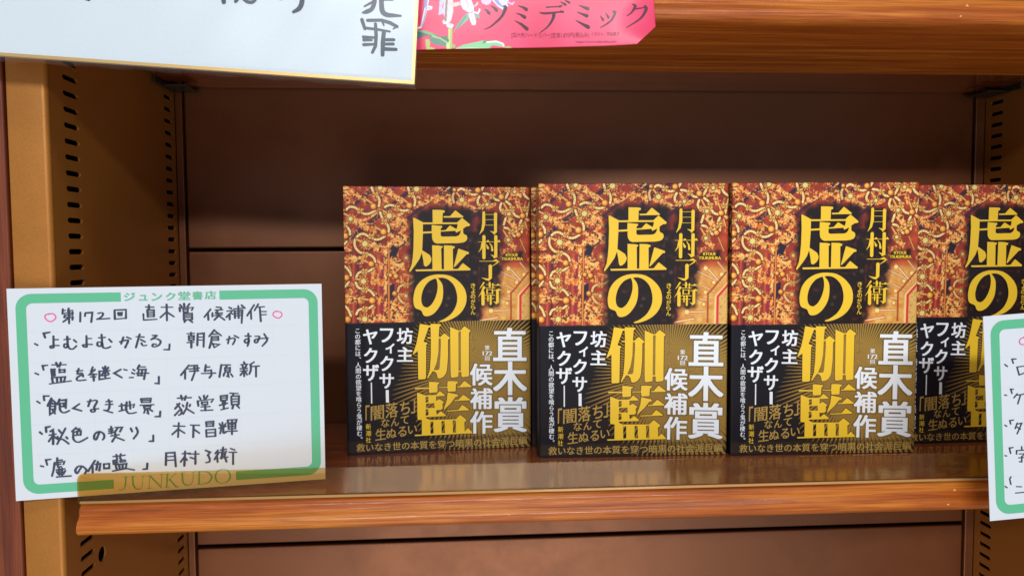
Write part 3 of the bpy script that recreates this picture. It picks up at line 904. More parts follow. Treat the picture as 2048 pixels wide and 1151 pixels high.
TITLE = [  # traced outlines: (origin x, origin y, enlargement, points)
    (810, 410, 8.22, '453,78 560,80 640,86 655,104 645,122 618,132 614,292 455,292'),
    (810, 410, 8.22, '632,184 740,182 822,90 835,92 958,188 952,204 636,206'),
    (810, 410, 8.22, '132,212 148,206 300,286 855,286 930,216 945,216 1068,318 1066,334 1048,346 1010,350 955,385 955,455 975,482 1005,492 1022,520 1022,556 1000,592 960,612 880,624 520,630 480,612 452,570 444,520 444,460 294,466 282,742 330,770 408,822 434,880 428,925 400,970 355,1006 330,1005 312,985 300,900 276,780 240,880 180,970 90,1090 72,1094 68,1078 110,980 128,860 140,700 144,420'),
    (810, 410, 8.22, '172,1058 452,1052 446,660 560,664 618,676 616,694 594,712 602,1052 640,1052 640,660 760,664 818,680 812,704 784,720 790,1050 872,1046 945,956 958,956 1078,1050 1070,1070 182,1086'),
    (810, 410, 8.22, '876,714 1040,770 1052,786 1044,802 1010,808 815,1016 802,1010'),
]
HOLES = [  # counters inside the first character, printed in the halo colour
    (810, 410, 8.22, '294,314 862,312 862,345 850,385 840,392 745,336 732,338 668,410 588,416 586,388 612,362 606,342 440,326 438,430 294,438'),
    (810, 410, 8.22, '586,436 828,422 836,450 850,450 920,416 905,468 880,500 840,514 620,518 590,508 584,480'),
]
NO = ([(628, 151), (700, 240), (728, 340), (726, 500), (690, 640), (600, 780), (500, 860), (400, 880), (350, 850), (310, 770), (220, 735), (180, 690), (162, 600), (165, 500), (200, 350), (290, 220), (420, 130), (560, 88), (700, 82), (850, 104), (990, 180), (1100, 290), (1160, 400), (1180, 530), (1160, 660), (1080, 800), (960, 900), (820, 964), (700, 990), (662, 984), (664, 972), (760, 930), (880, 840), (950, 740), (990, 640), (1002, 540), (990, 430), (950, 310), (880, 220), (800, 165), (710, 142)],
      [(590, 154), (480, 200), (400, 280), (345, 380), (315, 500), (315, 600), (345, 680), (400, 710), (450, 704), (520, 640), (580, 530), (618, 400), (626, 290), (612, 200)])
GA = [
    '262,62 400,84 448,92 454,62 600,64 640,72 640,92 608,112 596,292 620,296 690,230 704,232 792,304 790,320 762,344 762,640 745,860 730,930 690,990 640,1020 590,1026 578,1016 560,940 520,900 490,900 405,1026 392,1018 438,880 455,640 458,320 400,322 394,300 458,296 450,122 418,126 330,376 398,396 400,408 376,432 372,1020 350,1038 250,1044 234,1030 226,540 146,606 138,596 200,420 236,240',
    '798,114 940,176 985,176 1046,106 1062,108 1158,178 1158,196 1132,214 1132,930 1136,960 1124,990 1020,1004 1000,992 996,912 948,912 944,996 840,1014 812,1002 806,900',
]
GAH = ['596,316 632,318 636,420 626,640 612,850 590,876 508,880 560,740 590,560', '944,196 988,196 990,892 946,892']
RAN = [
    '172,214 425,212 422,116 440,108 600,122 612,136 578,160 574,296 440,308 428,298 424,236 178,240',
    '594,206 748,200 752,100 850,98 935,106 938,122 902,152 896,280 770,288 756,278 750,216 598,220',
    '918,196 966,190 1046,98 1058,98 1178,188 1172,202 920,210',
    '214,304 226,302 352,350 548,344 612,278 624,278 710,348 706,360 552,368 552,450 598,418 612,418 686,466 684,480 662,500 668,585 632,608 552,612 560,692 630,634 642,634 726,702 722,716 372,736 370,752 440,784 900,770 968,700 984,698 1086,778 1086,796 1050,826 1056,990 1108,930 1122,930 1188,1002 1186,1020 176,1070 174,1048 300,1042 298,784 232,782 222,760',
    '754,304 770,302 930,336 942,352 932,370 892,380 820,480 700,600 684,602 740,430',
    '868,436 944,428 1026,344 1042,344 1152,424 1148,438 872,452', '736,620 940,606 1010,522 1022,522 1134,600 1128,614 740,636']
RANH = ['364,378 416,374 414,474 364,480', '372,496 520,488 524,570 372,578', '364,600 414,596 418,704 366,708', '448,816 500,812 506,1024 452,1028', '646,806 700,802 708,1016 648,1018', '844,794 900,790 904,1008 850,1010']
NAME = '''150,82,30 150,200,34 136,270,26 104,320,4; 150,103,5 275,103,5; 165,160,4.5 265,160,4.5; 165,220,4.5 265,220,4.5; 279,98,36 279,292,32 262,320,10; 222,286,3 262,302,22;
262,108,4 284,94,22 300,104,2; 152,345,36 152,576,36; 92,403,5 205,403,5; 175,400,3 197,391,18 214,403,2; 138,415,26 120,480,14 94,516,3; 178,430,6 196,470,26; 282,345,36 282,562,34 262,580,8; 230,543,3 262,562,22; 212,403,5 332,403,5; 295,400,3 315,390,20 333,403,2; 214,415,6 238,450,16 244,495,24;
104,614,6 285,614,6; 240,612,2 284,605,26 326,626,2; 300,630,14 238,672,4; 222,668,38 222,795,36 204,826,10; 128,795,3 180,814,20 205,815,24;
150,850,18 124,890,12 104,916,3; 152,900,28 125,960,14 94,1002,3; 142,955,34 142,1084,36; 215,850,22 215,890,22; 178,870,5 268,870,5; 250,860,14 250,905,14; 170,906,6 272,906,6; 186,925,15 186,970,15; 246,925,15 246,968,15; 186,927,6 246,927,6; 186,966,6 246,966,6; 165,988,7 272,988,7; 226,988,20 226,1085,20; 170,1022,6 262,1022,6; 196,990,14 196,1050,14;
268,878,7 336,878,7; 290,874,3 305,866,14 330,878,2; 262,932,7 342,932,7; 300,930,3 315,920,16 340,932,2; 300,934,30 300,1062,30 284,1084,8; 258,1056,3 285,1070,18'''


def pp(s): return [tuple(float(q) for q in p.split(',')) for p in s.split()]


def book_lettering(root):
    off = 0.00045
    yel = Print(base=off, surf=hinge); ol = Print(base=off - 0.0001, surf=hinge)
    T = lambda ox, oy, sc, pts: [on(B1, ox + a / sc, oy + b / sc) for a, b in pts]
    def edge(pts, w, pr):
        q = pts + [pts[0]]; pr.stroke(q, [w] * len(q), cap=False)
    for i, (ox, oy, sc, s) in enumerate(TITLE):
        p = T(ox, oy, sc, pp(s)); yel.holed([p] + ([T(*h_[:3], pp(h_[3])) for h_ in HOLES] if i == 2 else [])); edge(p, 0.0009, ol)
    p = T(810, 540, 9.593, smooth_pts(NO[0] + [NO[0][0]], 3)[:-1]); q = T(810, 540, 9.593, smooth_pts(NO[1], 3)); yel.holed([p, q]); edge(p, 0.0009, ol)
    yel.build('title_lettering', MT['tyellow'], root); yel = Print(base=off, surf=hinge)
    ol.build('title_outline', MT['tdark'], root); ol = Print(base=off - 0.0001, surf=hinge)
    for G_, H_, oy in ((GA, GAH, 640), (RAN, RANH, 750)):
        for i, s in enumerate(G_):
            hs = {(0, 640): H_[:1], (1, 640): H_[1:], (3, 750): H_}.get((i, oy), [])
            p = T(810, oy, 8.853, pp(s)); yel.holed([p] + [T(810, oy, 8.853, pp(x)) for x in hs]); edge(p, 0.0009, ol)
    yel.build('band_title_lettering', MT['tyellow'], root); yel = Print(base=off, surf=hinge)
    ol.build('band_title_outline', MT['tdark'], root)
    strokes(yel, B1, NAME, 940, 410, 5.485, 1, 1, BW / 368)
    yel.build('author_lettering', MT['tyellow'], root); yel = Print(base=off, surf=hinge)
    for i, ch in enumerate('きょのがらん'):
        y = 566 + i * 10.6; k = 0.8 if ch == 'ょ' else 1
        put(yel, B1, ch, 941.5 + (1 - k) * 4, y, 950.5, y + 9.6, bold=0.012)
    for i, ch in enumerate('新潮社'): put(yel, B1, ch, 731.5, 846.5 + i * 13.4, 742, 857.5 + i * 13.4, bold=0.004)
    puttext(yel, B1, 'RYOUE', 1011.6, 506.8, 1035.6, 512.4, bold=0.01); puttext(yel, B1, 'TSUKIMURA', 1003.4, 514.4, 1045.4, 520.2, bold=0.01)
    yel.build('small_lettering', MT['tyellow'], root)
    wh = Print(base=off + 0.0001, surf=hinge); gd = Print(base=off + 0.0001, surf=hinge); ob = Print(base=off - 0.00002, surf=hinge)
    big = [('直', 986, 655, 1053, 721), ('木', 986, 722, 1054, 789), ('賞', 987, 793, 1054, 863), ('候', 940, 726, 985, 770), ('補', 940, 775, 985, 817), ('作', 940, 821, 985, 866)]
    for ch, a, b, c, d in big:
        put(wh, B1, ch, a, b, c, d, bold=0.026); put(ob, B1, ch, a - 2.5, b - 2.5, c + 2.5, d + 2.5, bold=0.06)
    wh.build('award_lettering', MT['twhite'], root); wh = Print(base=off + 0.0001, surf=hinge)
    for ch, a, b, c, d in [('第', 969.5, 690, 979, 699), ('回', 970, 711.5, 979, 720),
                           ('坊', 793.5, 655, 825.5, 687), ('主', 794, 693, 826, 722.5), ('フ', 760, 656, 787, 684), ('ィ', 771, 686, 789, 706), ('ク', 760, 711, 787, 741), ('サ', 759, 746, 788, 776),
                           ('ヤ', 726, 658, 755, 688), ('ク', 728, 695, 755, 725), ('ザ', 726, 728, 758, 761)]:
        put(wh, B1, ch, a, b, c, d, bold=0.028 if (c - a) > 12 else 0.012)
    puttext(wh, B1, '172', 965.5, 701.5, 984, 710, bold=0.01)
    wh.poly([on(B1, *q) for q in ((771.5, 779), (777.5, 779), (778, 804), (772, 804))]); wh.poly([on(B1, *q) for q in ((741.6, 764), (743.9, 764), (744.6, 806), (742.2, 806))])
    for i, ch in enumerate('この都には、人間の欲望を喰らう鬼が棲む。'):
        y = 655 + i * 11.4; x = 709.3 + i * 0.22
        if ch in '、。':
            put(wh, B1, ch, x + 8, y + 1, x + 11.6, y + 4.6, bold=0.01)
        else:
            put(wh, B1, ch, x, y, x + 11.6, y + 11.6, bold=0.012, fit=False)
    for ch, a, b, c, d in [('「', 731, 810, 739, 840), ('闇', 741.5, 812, 768, 840), ('落', 771, 806, 796, 836), ('ち', 800, 803, 820, 829), ('」', 822, 799, 830, 826), ('な', 762.5, 837, 779, 854), ('ん', 782, 836, 798, 852), ('て', 801, 832, 818, 848),
                           ('生', 751, 857, 772, 880), ('ぬ', 773, 857, 793, 876), ('る', 796, 853, 813, 873), ('い', 816, 851, 834, 867)]:
        put(gd, B1, ch, a, b, c, d, bold=0.012, slope=-0.14)
    for i, ch in enumerate('救いなき世の本質を穿つ暗黒の社会派巨編'):
        x = 712.5 + i * 18; y = 886 - i * 18 * 0.046
        put(gd, B1, ch, x, y, x + 18, y + 17.5, bold=0.01, fit=False, slope=-0.046)
    wh.build('band_lettering', MT['twhite'], root); ob.build('lettering_outline', MT['toutline'], root); gd.build('slogan_lettering', MT['tgold'], root)


def make_book():
    t = thing('book', 'hardcover book', 'book', group='hardcover novels facing out on the shelf')
    link('jacket', jm, MT['jacket'], t)
    link('paper_band', om, MT['band'], t)
    boxo('front_board', 0.0006, BW - 0.0002, 0.0013, 0.0032, 0.0, BH - 0.0014, MT['spine'], t)
    boxo('back_board', 0.0006, BW - 0.0002, BT - 0.0026, BT - 0.0002, 0.0, BH - 0.0004, MT['spine'], t)
    boxo('spine', 0.0006, 0.0026, 0.0034, BT - 0.0028, 0.0, BH - 0.0014, MT['spine'], t)
    bm = bmesh.new(); n = 9                                  # page block as a bundle of leaves
    for i in range(n):
        y0 = 0.0036 + i * (BT - 0.0066) / n
        box(bm, 0.0030, BW - 0.0042 - 0.0002 * (i % 2), y0, y0 + (BT - 0.0066) / n - 0.0001, 0.0030, BH - 0.0040 - 0.0002 * (i % 2))
    bm_obj('page_block', bm, MT['pages'], t)
    book_lettering(t)
    return t


def copy_thing(o):
    c = o.copy(); COL.objects.link(c)
    for ch in list(o.children):
        d = ch.copy(); COL.objects.link(d); d.parent = c
    return c


bk = make_book(); bk.matrix_world = B1
bk['label'] = 'leftmost gold and black hardcover book, nearest to the full handwritten card'
BANDED = ('paper_band', 'band_title', 'award_lettering', 'band_lettering', 'lettering_outline', 'slogan_lettering')
for x, y, yaw, lean, dz, lab in [(0.0499, 0.5084, -0.016, 0.0, 0.0016, 'second black and gold hardcover book from the left, standing in front of another copy'),
                       (0.0474, 0.5400, 0.012, 0.0, 0.0, 'gold and black book showing only a narrow strip behind the second book'),
                       (0.1870, 0.5034, -0.022, 0.004, 0.0022, 'third black and gold hardcover book from the left, nearest the front edge'),
                       (0.3262, 0.5222, 0.006, 0.0, 0.0004, 'rightmost black and gold hardcover book, partly covered by the right-hand card')]:
    c = copy_thing(bk); c.matrix_world = pose((x, y, SHT), yaw) @ Matrix.Rotation(-lean, 4, 'X'); c['label'] = lab
    for d in c.children:                        # the paper bands sit a little lower on some copies
        if d.name.startswith(BANDED): d.scale.z = (OBI - dz) / OBI


# ================================================================== HANDWRITTEN CARDS
CW, CH, CT = 0.182, 0.128, 0.0003


def frame_from(pbl, pbr, ptl):
    ex = (pbr - pbl).normalized(); ez = (ptl - pbl); ez = (ez - ex * ez.dot(ex)).normalized(); ey = ez.cross(ex)
    m = Matrix.Identity(4)
    for i in range(3): m[i][0] = ex[i]; m[i][1] = ey[i]; m[i][2] = ez[i]
    m.translation = pbl
    return m


def sheet(name, W_, H_, T_, mat, parent, bend=0.0, n=24):
    bm = bmesh.new()
    cols = []
    for i in range(n + 1):
        s = i / n; y = bend * 4 * s * (1 - s)
        cols.append([bm.verts.new(p) for p in ((s * W_, y, 0), (s * W_, y + T_, 0), (s * W_, y + T_, H_), (s * W_, y, H_))])
    for a, b in zip(cols[:-1], cols[1:]):
        for k in range(4):
            bm.faces.new((a[k], b[k], b[(k + 1) % 4], a[(k + 1) % 4]))
    bm.faces.new(cols[0][::-1]); bm.faces.new(cols[-1])
    o = bm_obj(name, bm, mat, parent); return o


def card_print(t, mat, gapt, gapb):
    """green rounded frame with gaps for the shop name above and below, pale grid"""
    g = Print(base=0.00008, step=0)
    x0, x1, z0, z1 = 0.0042, CW - 0.0026, 0.0034, CH - 0.0032; w = 0.0055; R = 0.0085; r = 0.0034
    def arc(cx, cz, rad, a0, a1, n=10): return [(cx + rad * math.cos(math.radians(a0 + (a1 - a0) * i / n)), cz + rad * math.sin(math.radians(a0 + (a1 - a0) * i / n))) for i in range(n + 1)]
    def side(xa, xb, s):
        # s = -1 left half, +1 right half
        if s < 0:
            out = [(xa[1], z1)] + arc(x0 + R, z1 - R, R, 90, 180) + arc(x0 + R, z0 + R, R, 180, 270) + [(xb[1], z0)]
            inn = [(xa[1], z1 - w)] + arc(x0 + w + r, z1 - w - r, r, 90, 180) + arc(x0 + w + r, z0 + w + r, r, 180, 270) + [(xb[1], z0 + w)]
        else:
            out = [(xa[1], z1)] + arc(x1 - R, z1 - R, R, 90, 0) + arc(x1 - R, z0 + R, R, 0, -90) + [(xb[1], z0)]
            inn = [(xa[1], z1 - w)] + arc(x1 - w - r, z1 - w - r, r, 90, 0) + arc(x1 - w - r, z0 + w + r, r, 0, -90) + [(xb[1], z0 + w)]
        n = len(out)
        g.tri(out + inn, [(i, i + 1, n + i + 1, n + i) for i in range(n - 1)])
    side((0, gapt[0]), (0, gapb[0]), -1); side((0, gapt[1]), (0, gapb[1]), 1)
    g.build('green_frame', MT['green'], t)
    gr = Print(base=0.00004, step=0.0000005)
    for k in range(8):
        x = 0.0232 + k * 0.0205
        gr.stroke([(x, z0 + w), (x, z1 - w)], [0.00035] * 2, cap=False)
    for k in range(6):
        z = 0.0262 + k * 0.0182
        gr.stroke([(x0 + w, z), (x1 - w, z)], [0.00035] * 2, cap=False)
    gr.build('pale_grid', MT['gridline'], t)


pBL = at(32, 1001, 0.4355); pBR = at(651, 957, 0.4625); pTL = at(14, 577, 0.4350)
CM = frame_from(pBL, pBR, pTL); CW = (pBR - pBL).length; CH = (pTL - pBL).length
print('card', CW, CH, pBL, pBR)
card = thing('handwritten_card', 'white card with green frame and six handwritten lines at the left shelf end', 'card', CM, 'handwritten cards with green frames')
sheet('card_sheet', CW, CH, CT, MT['paper'], card)
gx = lambda u, w: on(CM, u, w)[0]
card_print(card, CM, (gx(241.7, 595), gx(438.7, 587)), (gx(228, 975), gx(472, 955)))
hd = Print(base=0.0001)
for ch, ox, a, b, c, d in [('ジ', 60, 1270, 100, 1425, 215), ('ュ', 60, 1475, 130, 1592, 207), ('ン', 60, 1645, 105, 1790, 210), ('ク', 60, 1835, 98, 1972, 205), ('堂', 340, 110, 85, 277, 200), ('書', 340, 300, 82, 446, 196), ('店', 340, 470, 78, 626, 190)]:
    put(hd, CM, ch, ox + a / 6.77, 570 + b / 6.77, ox + c / 6.77, 570 + d / 6.77, bold=0.03)
JK = '''1180,0,0'''
jk = [  # JUNKUDO, thick and thin strokes traced at 6.77x from (60, 830)
    '1268,832,8 1330,830,8', '1298,832,22 1292,940,20 1280,985,14 1240,1008,8 1216,1006,16', '1362,826,8 1420,824,8', '1390,828,24 1396,930,24 1420,978,20 1460,1000,12 1500,985,8 1520,950,8 1530,825,8', '1505,824,7 1555,820,7',
    '1590,818,8 1635,816,8', '1622,820,9 1612,985,9', '1590,986,7 1640,982,7', '1628,818,24 1776,968,20', '1776,968,9 1786,790,9', '1765,792,7 1815,788,7',
    '1840,792,8 1885,790,8', '1862,792,24 1850,965,22', '1830,970,7 1885,962,7', '1868,880,8 1975,782,8', '1955,785,6 2005,780,6', '1890,862,20 1975,960,24 2010,965,10']
for s in jk: strokes(hd, CM, s, 60, 830, 6.77, 1, 1, CW / 622)
jk2 = ['140,780,7 200,772,7', '165,780,24 172,890,24 195,930,20 240,945,12 290,925,8 310,880,8 318,768,8', '290,770,7 345,764,7', '375,765,8 430,758,8', '398,762,24 392,925,22', '372,930,8 430,925,8', '~430,760,8 510,765,18 560,810,26 560,850,26 520,905,18 440,926,8',
       '~715,722,7 650,750,16 615,810,26 625,870,24 665,908,12 715,914,8 770,895,14 812,850,26 812,800,26 780,745,14 715,722,7']
for s in jk2: strokes(hd, CM, s, 340, 830, 6.77, 1, 1, CW / 622)
hd.build('shop_name_print', MT['green'], card)

H1 = '''445,325 440,385;440,345 480,340;525,315 515,350;520,345 580,340;455,380 580,370;580,365 575,400;470,405 575,398;470,405 465,435;465,435 580,430;580,430 575,465;528,360 530,515;525,440 450,495;
683,370 680,490;745,415 750,375 845,368 830,495;~920,380 980,372 985,405 950,440 905,460;905,460 1080,448;1145,340 1150,455;1150,458 1300,445;1145,335 1300,330 1300,445;1190,370 1245,370 1240,405 1200,405 1195,375;1200,388 1240,388;
1565,293 1680,297;1610,270 1610,330;1590,335 1595,425;1590,335 1680,335 1678,420;1600,365 1670,365;1600,395 1670,392;1600,425 1675,420;1535,390 1540,470 1720,460;1775,297 1935,297;1850,262 1855,475;1845,365 1765,435;1865,370 1950,425;
65,790 105,810;270,635 185,650 205,705;318,690 320,840;325,735 385,735;~320,830 290,850 275,825 320,815 395,815;460,735 545,725;~505,695 510,800 490,845 462,830 470,795 510,800 530,850 580,862 630,820;595,740 630,770;
765,685 768,830;775,720 835,720;~768,820 740,835 715,810 770,800 845,800;930,710 1020,705;~970,670 975,780 950,825 915,810 920,770 975,780 990,840 1040,850 1090,830;1070,730 1105,765;
~1215,765 1320,740 1325,765 1290,840;1265,705 1235,790;1310,700 1370,725;1435,695 1545,700;1485,665 1435,840;1500,735 1560,765;~1510,785 1530,815 1580,812;~1655,680 1715,680 1640,735;~1640,735 1700,720 1765,750 1755,800 1700,830 1660,825 1670,795 1710,800;1890,800 1885,870 1810,870'''
H2 = '''135,265 160,290;190,250 195,290;265,250 235,290;130,305 135,350;130,310 315,300 295,335;180,325 185,365;180,330 245,325 240,360 185,365;185,385 190,470;185,385 300,380 300,460;195,410 295,405;195,435 295,430;190,468 300,460;215,470 195,500;260,470 305,500;
550,325 465,430;515,380 520,465;575,375 575,420;625,295 690,300 690,330;610,335 715,330;650,340 620,375;625,385 710,375;600,410 705,400;655,375 650,420 600,470;665,415 740,468;
800,300 835,315;770,350 850,340 765,430;808,385 808,460;825,375 850,390;865,320 985,310;925,280 930,440;875,350 880,440;875,350 980,340 970,510;885,380 970,375;885,410 970,405;970,270 1015,310;
1140,265 1045,410;1095,340 1100,455;1195,255 1145,340;1180,295 1280,290;1215,300 1230,485;1230,355 1305,355;1230,400 1305,395;
230,655 330,650;285,640 285,670;255,685 258,745;255,685 325,685 322,740;255,712 325,712;255,742 325,740;230,775 325,770;288,745 290,840;375,655 370,810;375,655 460,650 455,830;380,700 455,700;380,740 455,740;
600,605 530,690;600,610 695,680;570,660 640,658;565,695 655,690 655,740;570,720 650,715;565,745 655,740;565,695 560,760 535,845;580,790 670,800 600,840 580,790;~765,735 860,715 880,740 850,800;805,695 785,785;870,680 930,710;
1015,685 1100,690;~1060,655 1065,750 1030,780 1010,750 1040,725 1070,745 1050,820;~1150,690 1210,695 1180,770 1150,770 1155,735 1230,720 1330,715;~1275,660 1315,740 1250,820'''
H3 = '''70,240 115,258;240,133 170,140 185,195;295,128 490,125;355,100 375,150;415,100 400,150;290,190 300,275;290,190 345,185;300,215 340,212;300,245 340,240;300,275 345,270;330,190 330,270;400,185 400,230;400,200 475,190;405,230 475,225;470,195 470,225;
300,300 310,370;300,300 480,290 460,355;365,305 370,365;420,300 420,360;265,385 560,345;630,210 715,205;~660,180 645,250 700,240 720,285;~715,255 640,300 650,340 760,330;850,160 830,210 880,205;880,190 805,260 905,255;860,255 865,340;820,290 890,290;
940,215 940,325 1085,305;1020,150 1020,290;955,215 1080,205;985,165 1000,190;1060,165 1040,190;1010,220 965,270;1030,215 1070,250;975,275 1060,265;1230,190 1140,240 1245,300;1270,190 1315,200;1395,190 1420,205;1380,235 1415,250;1345,300 1400,298;
1480,135 1455,180;1465,155 1565,155;1475,190 1460,270 1560,275;1475,190 1570,190 1545,320;1440,240 1610,240;1520,200 1510,260;1745,290 1745,380 1690,378;
95,620 135,645;260,548 185,550 195,605;290,580 240,680;290,590 345,635;290,625 295,650;270,655 345,650 340,730;275,690 340,685;275,725 340,725;270,655 270,800 340,750;305,740 340,785;400,595 375,660;395,610 490,600 485,710;410,650 460,645 455,690 410,690;~405,650 410,740 460,775 535,745;
670,655 585,715 700,750;775,625 860,612;820,600 790,685;~870,605 910,620 870,700 880,750 845,765 825,740 870,725 930,720;1030,625 1115,620;1020,665 1120,660;~1065,600 1080,660 1060,735 1000,740;1000,740 1120,775;
1205,685 1285,670;1240,655 1245,745;1205,755 1280,735;~1310,635 1305,740 1350,785 1440,770;1290,690 1415,660 1400,700;1350,625 1360,720;1505,590 1515,635;1505,585 1640,580 1630,630;1515,608 1630,605;1515,635 1635,630;1490,675 1680,665;1545,690 1550,720;1545,690 1635,685 1625,715 1550,720;1590,720 1600,785 1585,780;1560,735 1545,775;1625,730 1660,755;1765,760 1760,825 1690,828'''
H4 = '''255,135 150,265;205,215 205,315;265,140 370,135 370,210;245,185 395,170;265,215 390,205;330,140 335,230 295,335;485,130 475,210;490,160 540,155;475,210 560,200 560,270 535,300;425,245 620,238;
690,130 820,128;695,130 670,290;770,140 755,165;745,170 750,225;745,170 815,165 810,220;750,195 810,192;750,222 810,218;785,225 790,285 770,280;735,245 725,275;825,250 850,285;
1000,90 1015,115;960,125 1055,118;980,140 990,160;1035,135 1020,160;950,180 1050,175;950,210 1050,205;1000,165 1005,280;995,215 955,265;1015,215 1045,260;1140,90 1080,125;1095,125 1095,200 1075,250;1110,150 1210,143;1165,150 1165,285;
100,578 290,570;150,545 165,600;215,550 200,600;130,650 70,720;~95,655 155,740 150,790 120,805;130,740 65,810;235,640 220,720 180,790;170,670 185,690;275,665 265,685;225,720 325,780;
395,560 415,590;460,545 465,585;510,545 485,585;375,620 385,680;375,615 590,590 560,630;430,635 435,665 510,660 510,625 430,635;420,695 545,690;475,670 480,740;415,745 580,738;
685,550 690,610;685,548 775,540 770,600;690,575 770,572;690,608 770,602;715,610 715,660;745,610 745,660;670,675 780,645;690,735 790,710;725,640 730,720;810,510 925,515;860,520 850,545;830,555 835,665;830,552 935,548 930,660;840,590 930,585;840,625 930,620;835,662 930,658;860,670 845,715;900,670 940,710'''
H5 = '''135,225 165,250;275,148 215,160 222,220;320,185 275,215;260,265 355,250;315,215 315,385;310,270 255,350;325,280 360,310;480,175 370,385;390,195 425,235;~375,290 390,330 440,320 525,380;490,290 510,310;
625,165 570,215;615,180 670,180 650,215;590,225 690,205 685,260;640,215 640,260;595,270 690,260;~590,225 590,320 660,360 780,300;~940,225 900,320 870,310 880,250 940,215 1000,250 1005,300 985,325;
1065,185 1125,175;1065,210 1125,200;1065,240 1130,225;1100,150 1105,240;1150,160 1250,160 1220,215;1190,165 1150,225;1095,275 1210,258;1155,245 1160,280 1115,350;1160,290 1275,335;1365,175 1385,215;~1440,165 1460,230 1405,310;1670,270 1670,345 1615,348;
145,680 185,690;285,590 215,600 235,665;370,575 370,630;375,605 440,600;335,640 470,620 455,655;335,640 320,740 300,815;345,665 420,655;375,650 380,695 430,690;355,735 475,720;395,720 400,800;435,715 435,800;365,760 385,790;480,745 455,785;360,830 560,815;
~700,690 640,780 615,740 650,690 710,685 765,735 745,780;880,610 790,750;850,680 850,770;880,660 955,650 940,740;920,625 900,730;1000,655 1005,715 1075,710 1075,650 1000,655;
1125,555 1290,535;1170,530 1180,580;1230,520 1220,575;1130,610 1135,655;1130,605 1190,600;1135,632 1190,628;1140,655 1195,650;1170,600 1165,650;1235,590 1225,620;1235,605 1290,600;1220,630 1300,620;1160,670 1175,720;1160,665 1310,650 1295,715;1210,670 1215,720;1255,665 1255,715;1120,750 1310,715 1415,735;
1590,650 1585,720 1530,725;1845,510 1840,665;1835,505 1960,500 1975,685;1850,555 1960,550;1850,605 1965,598'''
H6 = '''45,140 205,145;120,100 110,290;110,185 30,255;125,190 200,238;275,128 400,132;320,135 315,290;330,190 400,238;490,90 495,145;490,85 590,80 585,140;495,112 585,108;495,145 585,140;490,195 495,285;490,192 615,185 615,275;495,235 615,228;495,285 615,278;
710,95 715,150;670,110 690,140;755,110 735,140;665,170 765,145;700,160 680,240;~725,155 725,235 770,215;780,65 785,90;785,60 905,55 895,80;775,100 900,92;790,120 795,180;790,118 890,112 885,175;795,148 885,143;795,180 885,175;750,215 910,207;840,70 840,250;
165,515 275,508;205,485 195,675;195,560 145,625;205,570 230,600;250,520 395,517;345,485 345,650;275,565 320,580;480,470 545,495 510,535;~515,530 540,590 530,625 485,635;
650,470 615,510;660,500 605,590;640,560 645,625;720,430 715,480;685,465 765,455;680,495 770,485;705,515 750,510 745,540 705,545 705,515;680,575 785,560;735,540 765,620;700,550 695,580;820,445 880,465;800,495 905,495;855,500 855,655'''
ink = Print(base=0.00012)
PM = CW / 622
for s, ox, oy in [(H1, 60, 570), (H2, 340, 570), (H3, 60, 710), (H4, 340, 710), (H5, 60, 830), (H6, 340, 830)]:
    strokes(ink, CM, s, ox, oy, 6.77, 2.6, 4.5, PM, jitter=0.12)
ink.build('handwriting', MT['ink'], card)
pk = Print(base=0.00013)
strokes(pk, CM, '~255,388 310,385 345,415 345,450 310,480 270,492 230,470 203,435 215,400 262,386', 60, 570, 6.77, 2.2, 2.6, PM)
strokes(pk, CM, '~1445,353 1490,360 1518,395 1485,440 1445,440 1405,415 1395,385 1420,355 1452,352', 340, 570, 6.77, 2.2, 2.6, PM)
pk.build('pink_circle', MT['pinkpen'], card)

# right-hand card, hanging in front of the rail and cut by the picture edge
CH2 = CH; CWs = CW
dBL = at(1980, 1041, 0.4255); dTL = at(1973, 632, 0.4255)
k = CH / (dTL - dBL).length; dY = 0.4255 * k
dY = min(dY, 0.4330)
dBL = at(1980, 1041, dY); dTL = at(1973, 632, dY); dBR = at(2048, 1034.5, dY)
DM = frame_from(dBL, dBR, dTL)
CH = (dTL - dBL).length
card2 = thing('handwritten_card', 'green framed white card cut off at the right, covering part of the last book', 'card', DM, 'handwritten cards with green frames')
sheet('card_sheet', CW, CH, CT, MT['paper'], card2)
card_print(card2, DM, (0.066, 0.124), (0.058, 0.130))
ink = Print(base=0.00012)
strokes(ink, DM, '968,372 935,375 945,405;880,415 900,430;975,440 990,495;~970,435 1040,430 1045,470 990,495;948,605 925,605 935,635;878,648 895,652;975,640 950,670;975,650 1035,640;1000,650 980,715;948,840 918,845 925,870;880,880 895,888;975,865 960,905;975,870 1010,865 975,945;975,895 1000,910;945,1050 915,1055 925,1095;880,1112 895,1116;1010,1045 1010,1065;970,1075 970,1100;970,1075 1045,1070 1040,1090;990,1100 1035,1098 1010,1120;1010,1120 1010,1160 990,1160;985,1130 1045,1126', 1780, 620, 3.836, 2.2, 3.6, PM)
strokes(ink, DM, '1650,-45 1635,-20 1650,45;1580,70 1605,85;1715,72 1780,75;1705,150 1830,138', 1748, 960, 6.03, 2.2, 3.4, PM)
ink.build('handwriting', MT['ink'], card2)
pk = Print(base=0.00013)
strokes(pk, DM, '~1028,208 1000,220 992,245 1010,262 1040,258 1050,235 1042,212 1026,207', 1780, 620, 3.836, 2.2, 2.6, PM)
pk.build('pink_circle', MT['pinkpen'], card2)


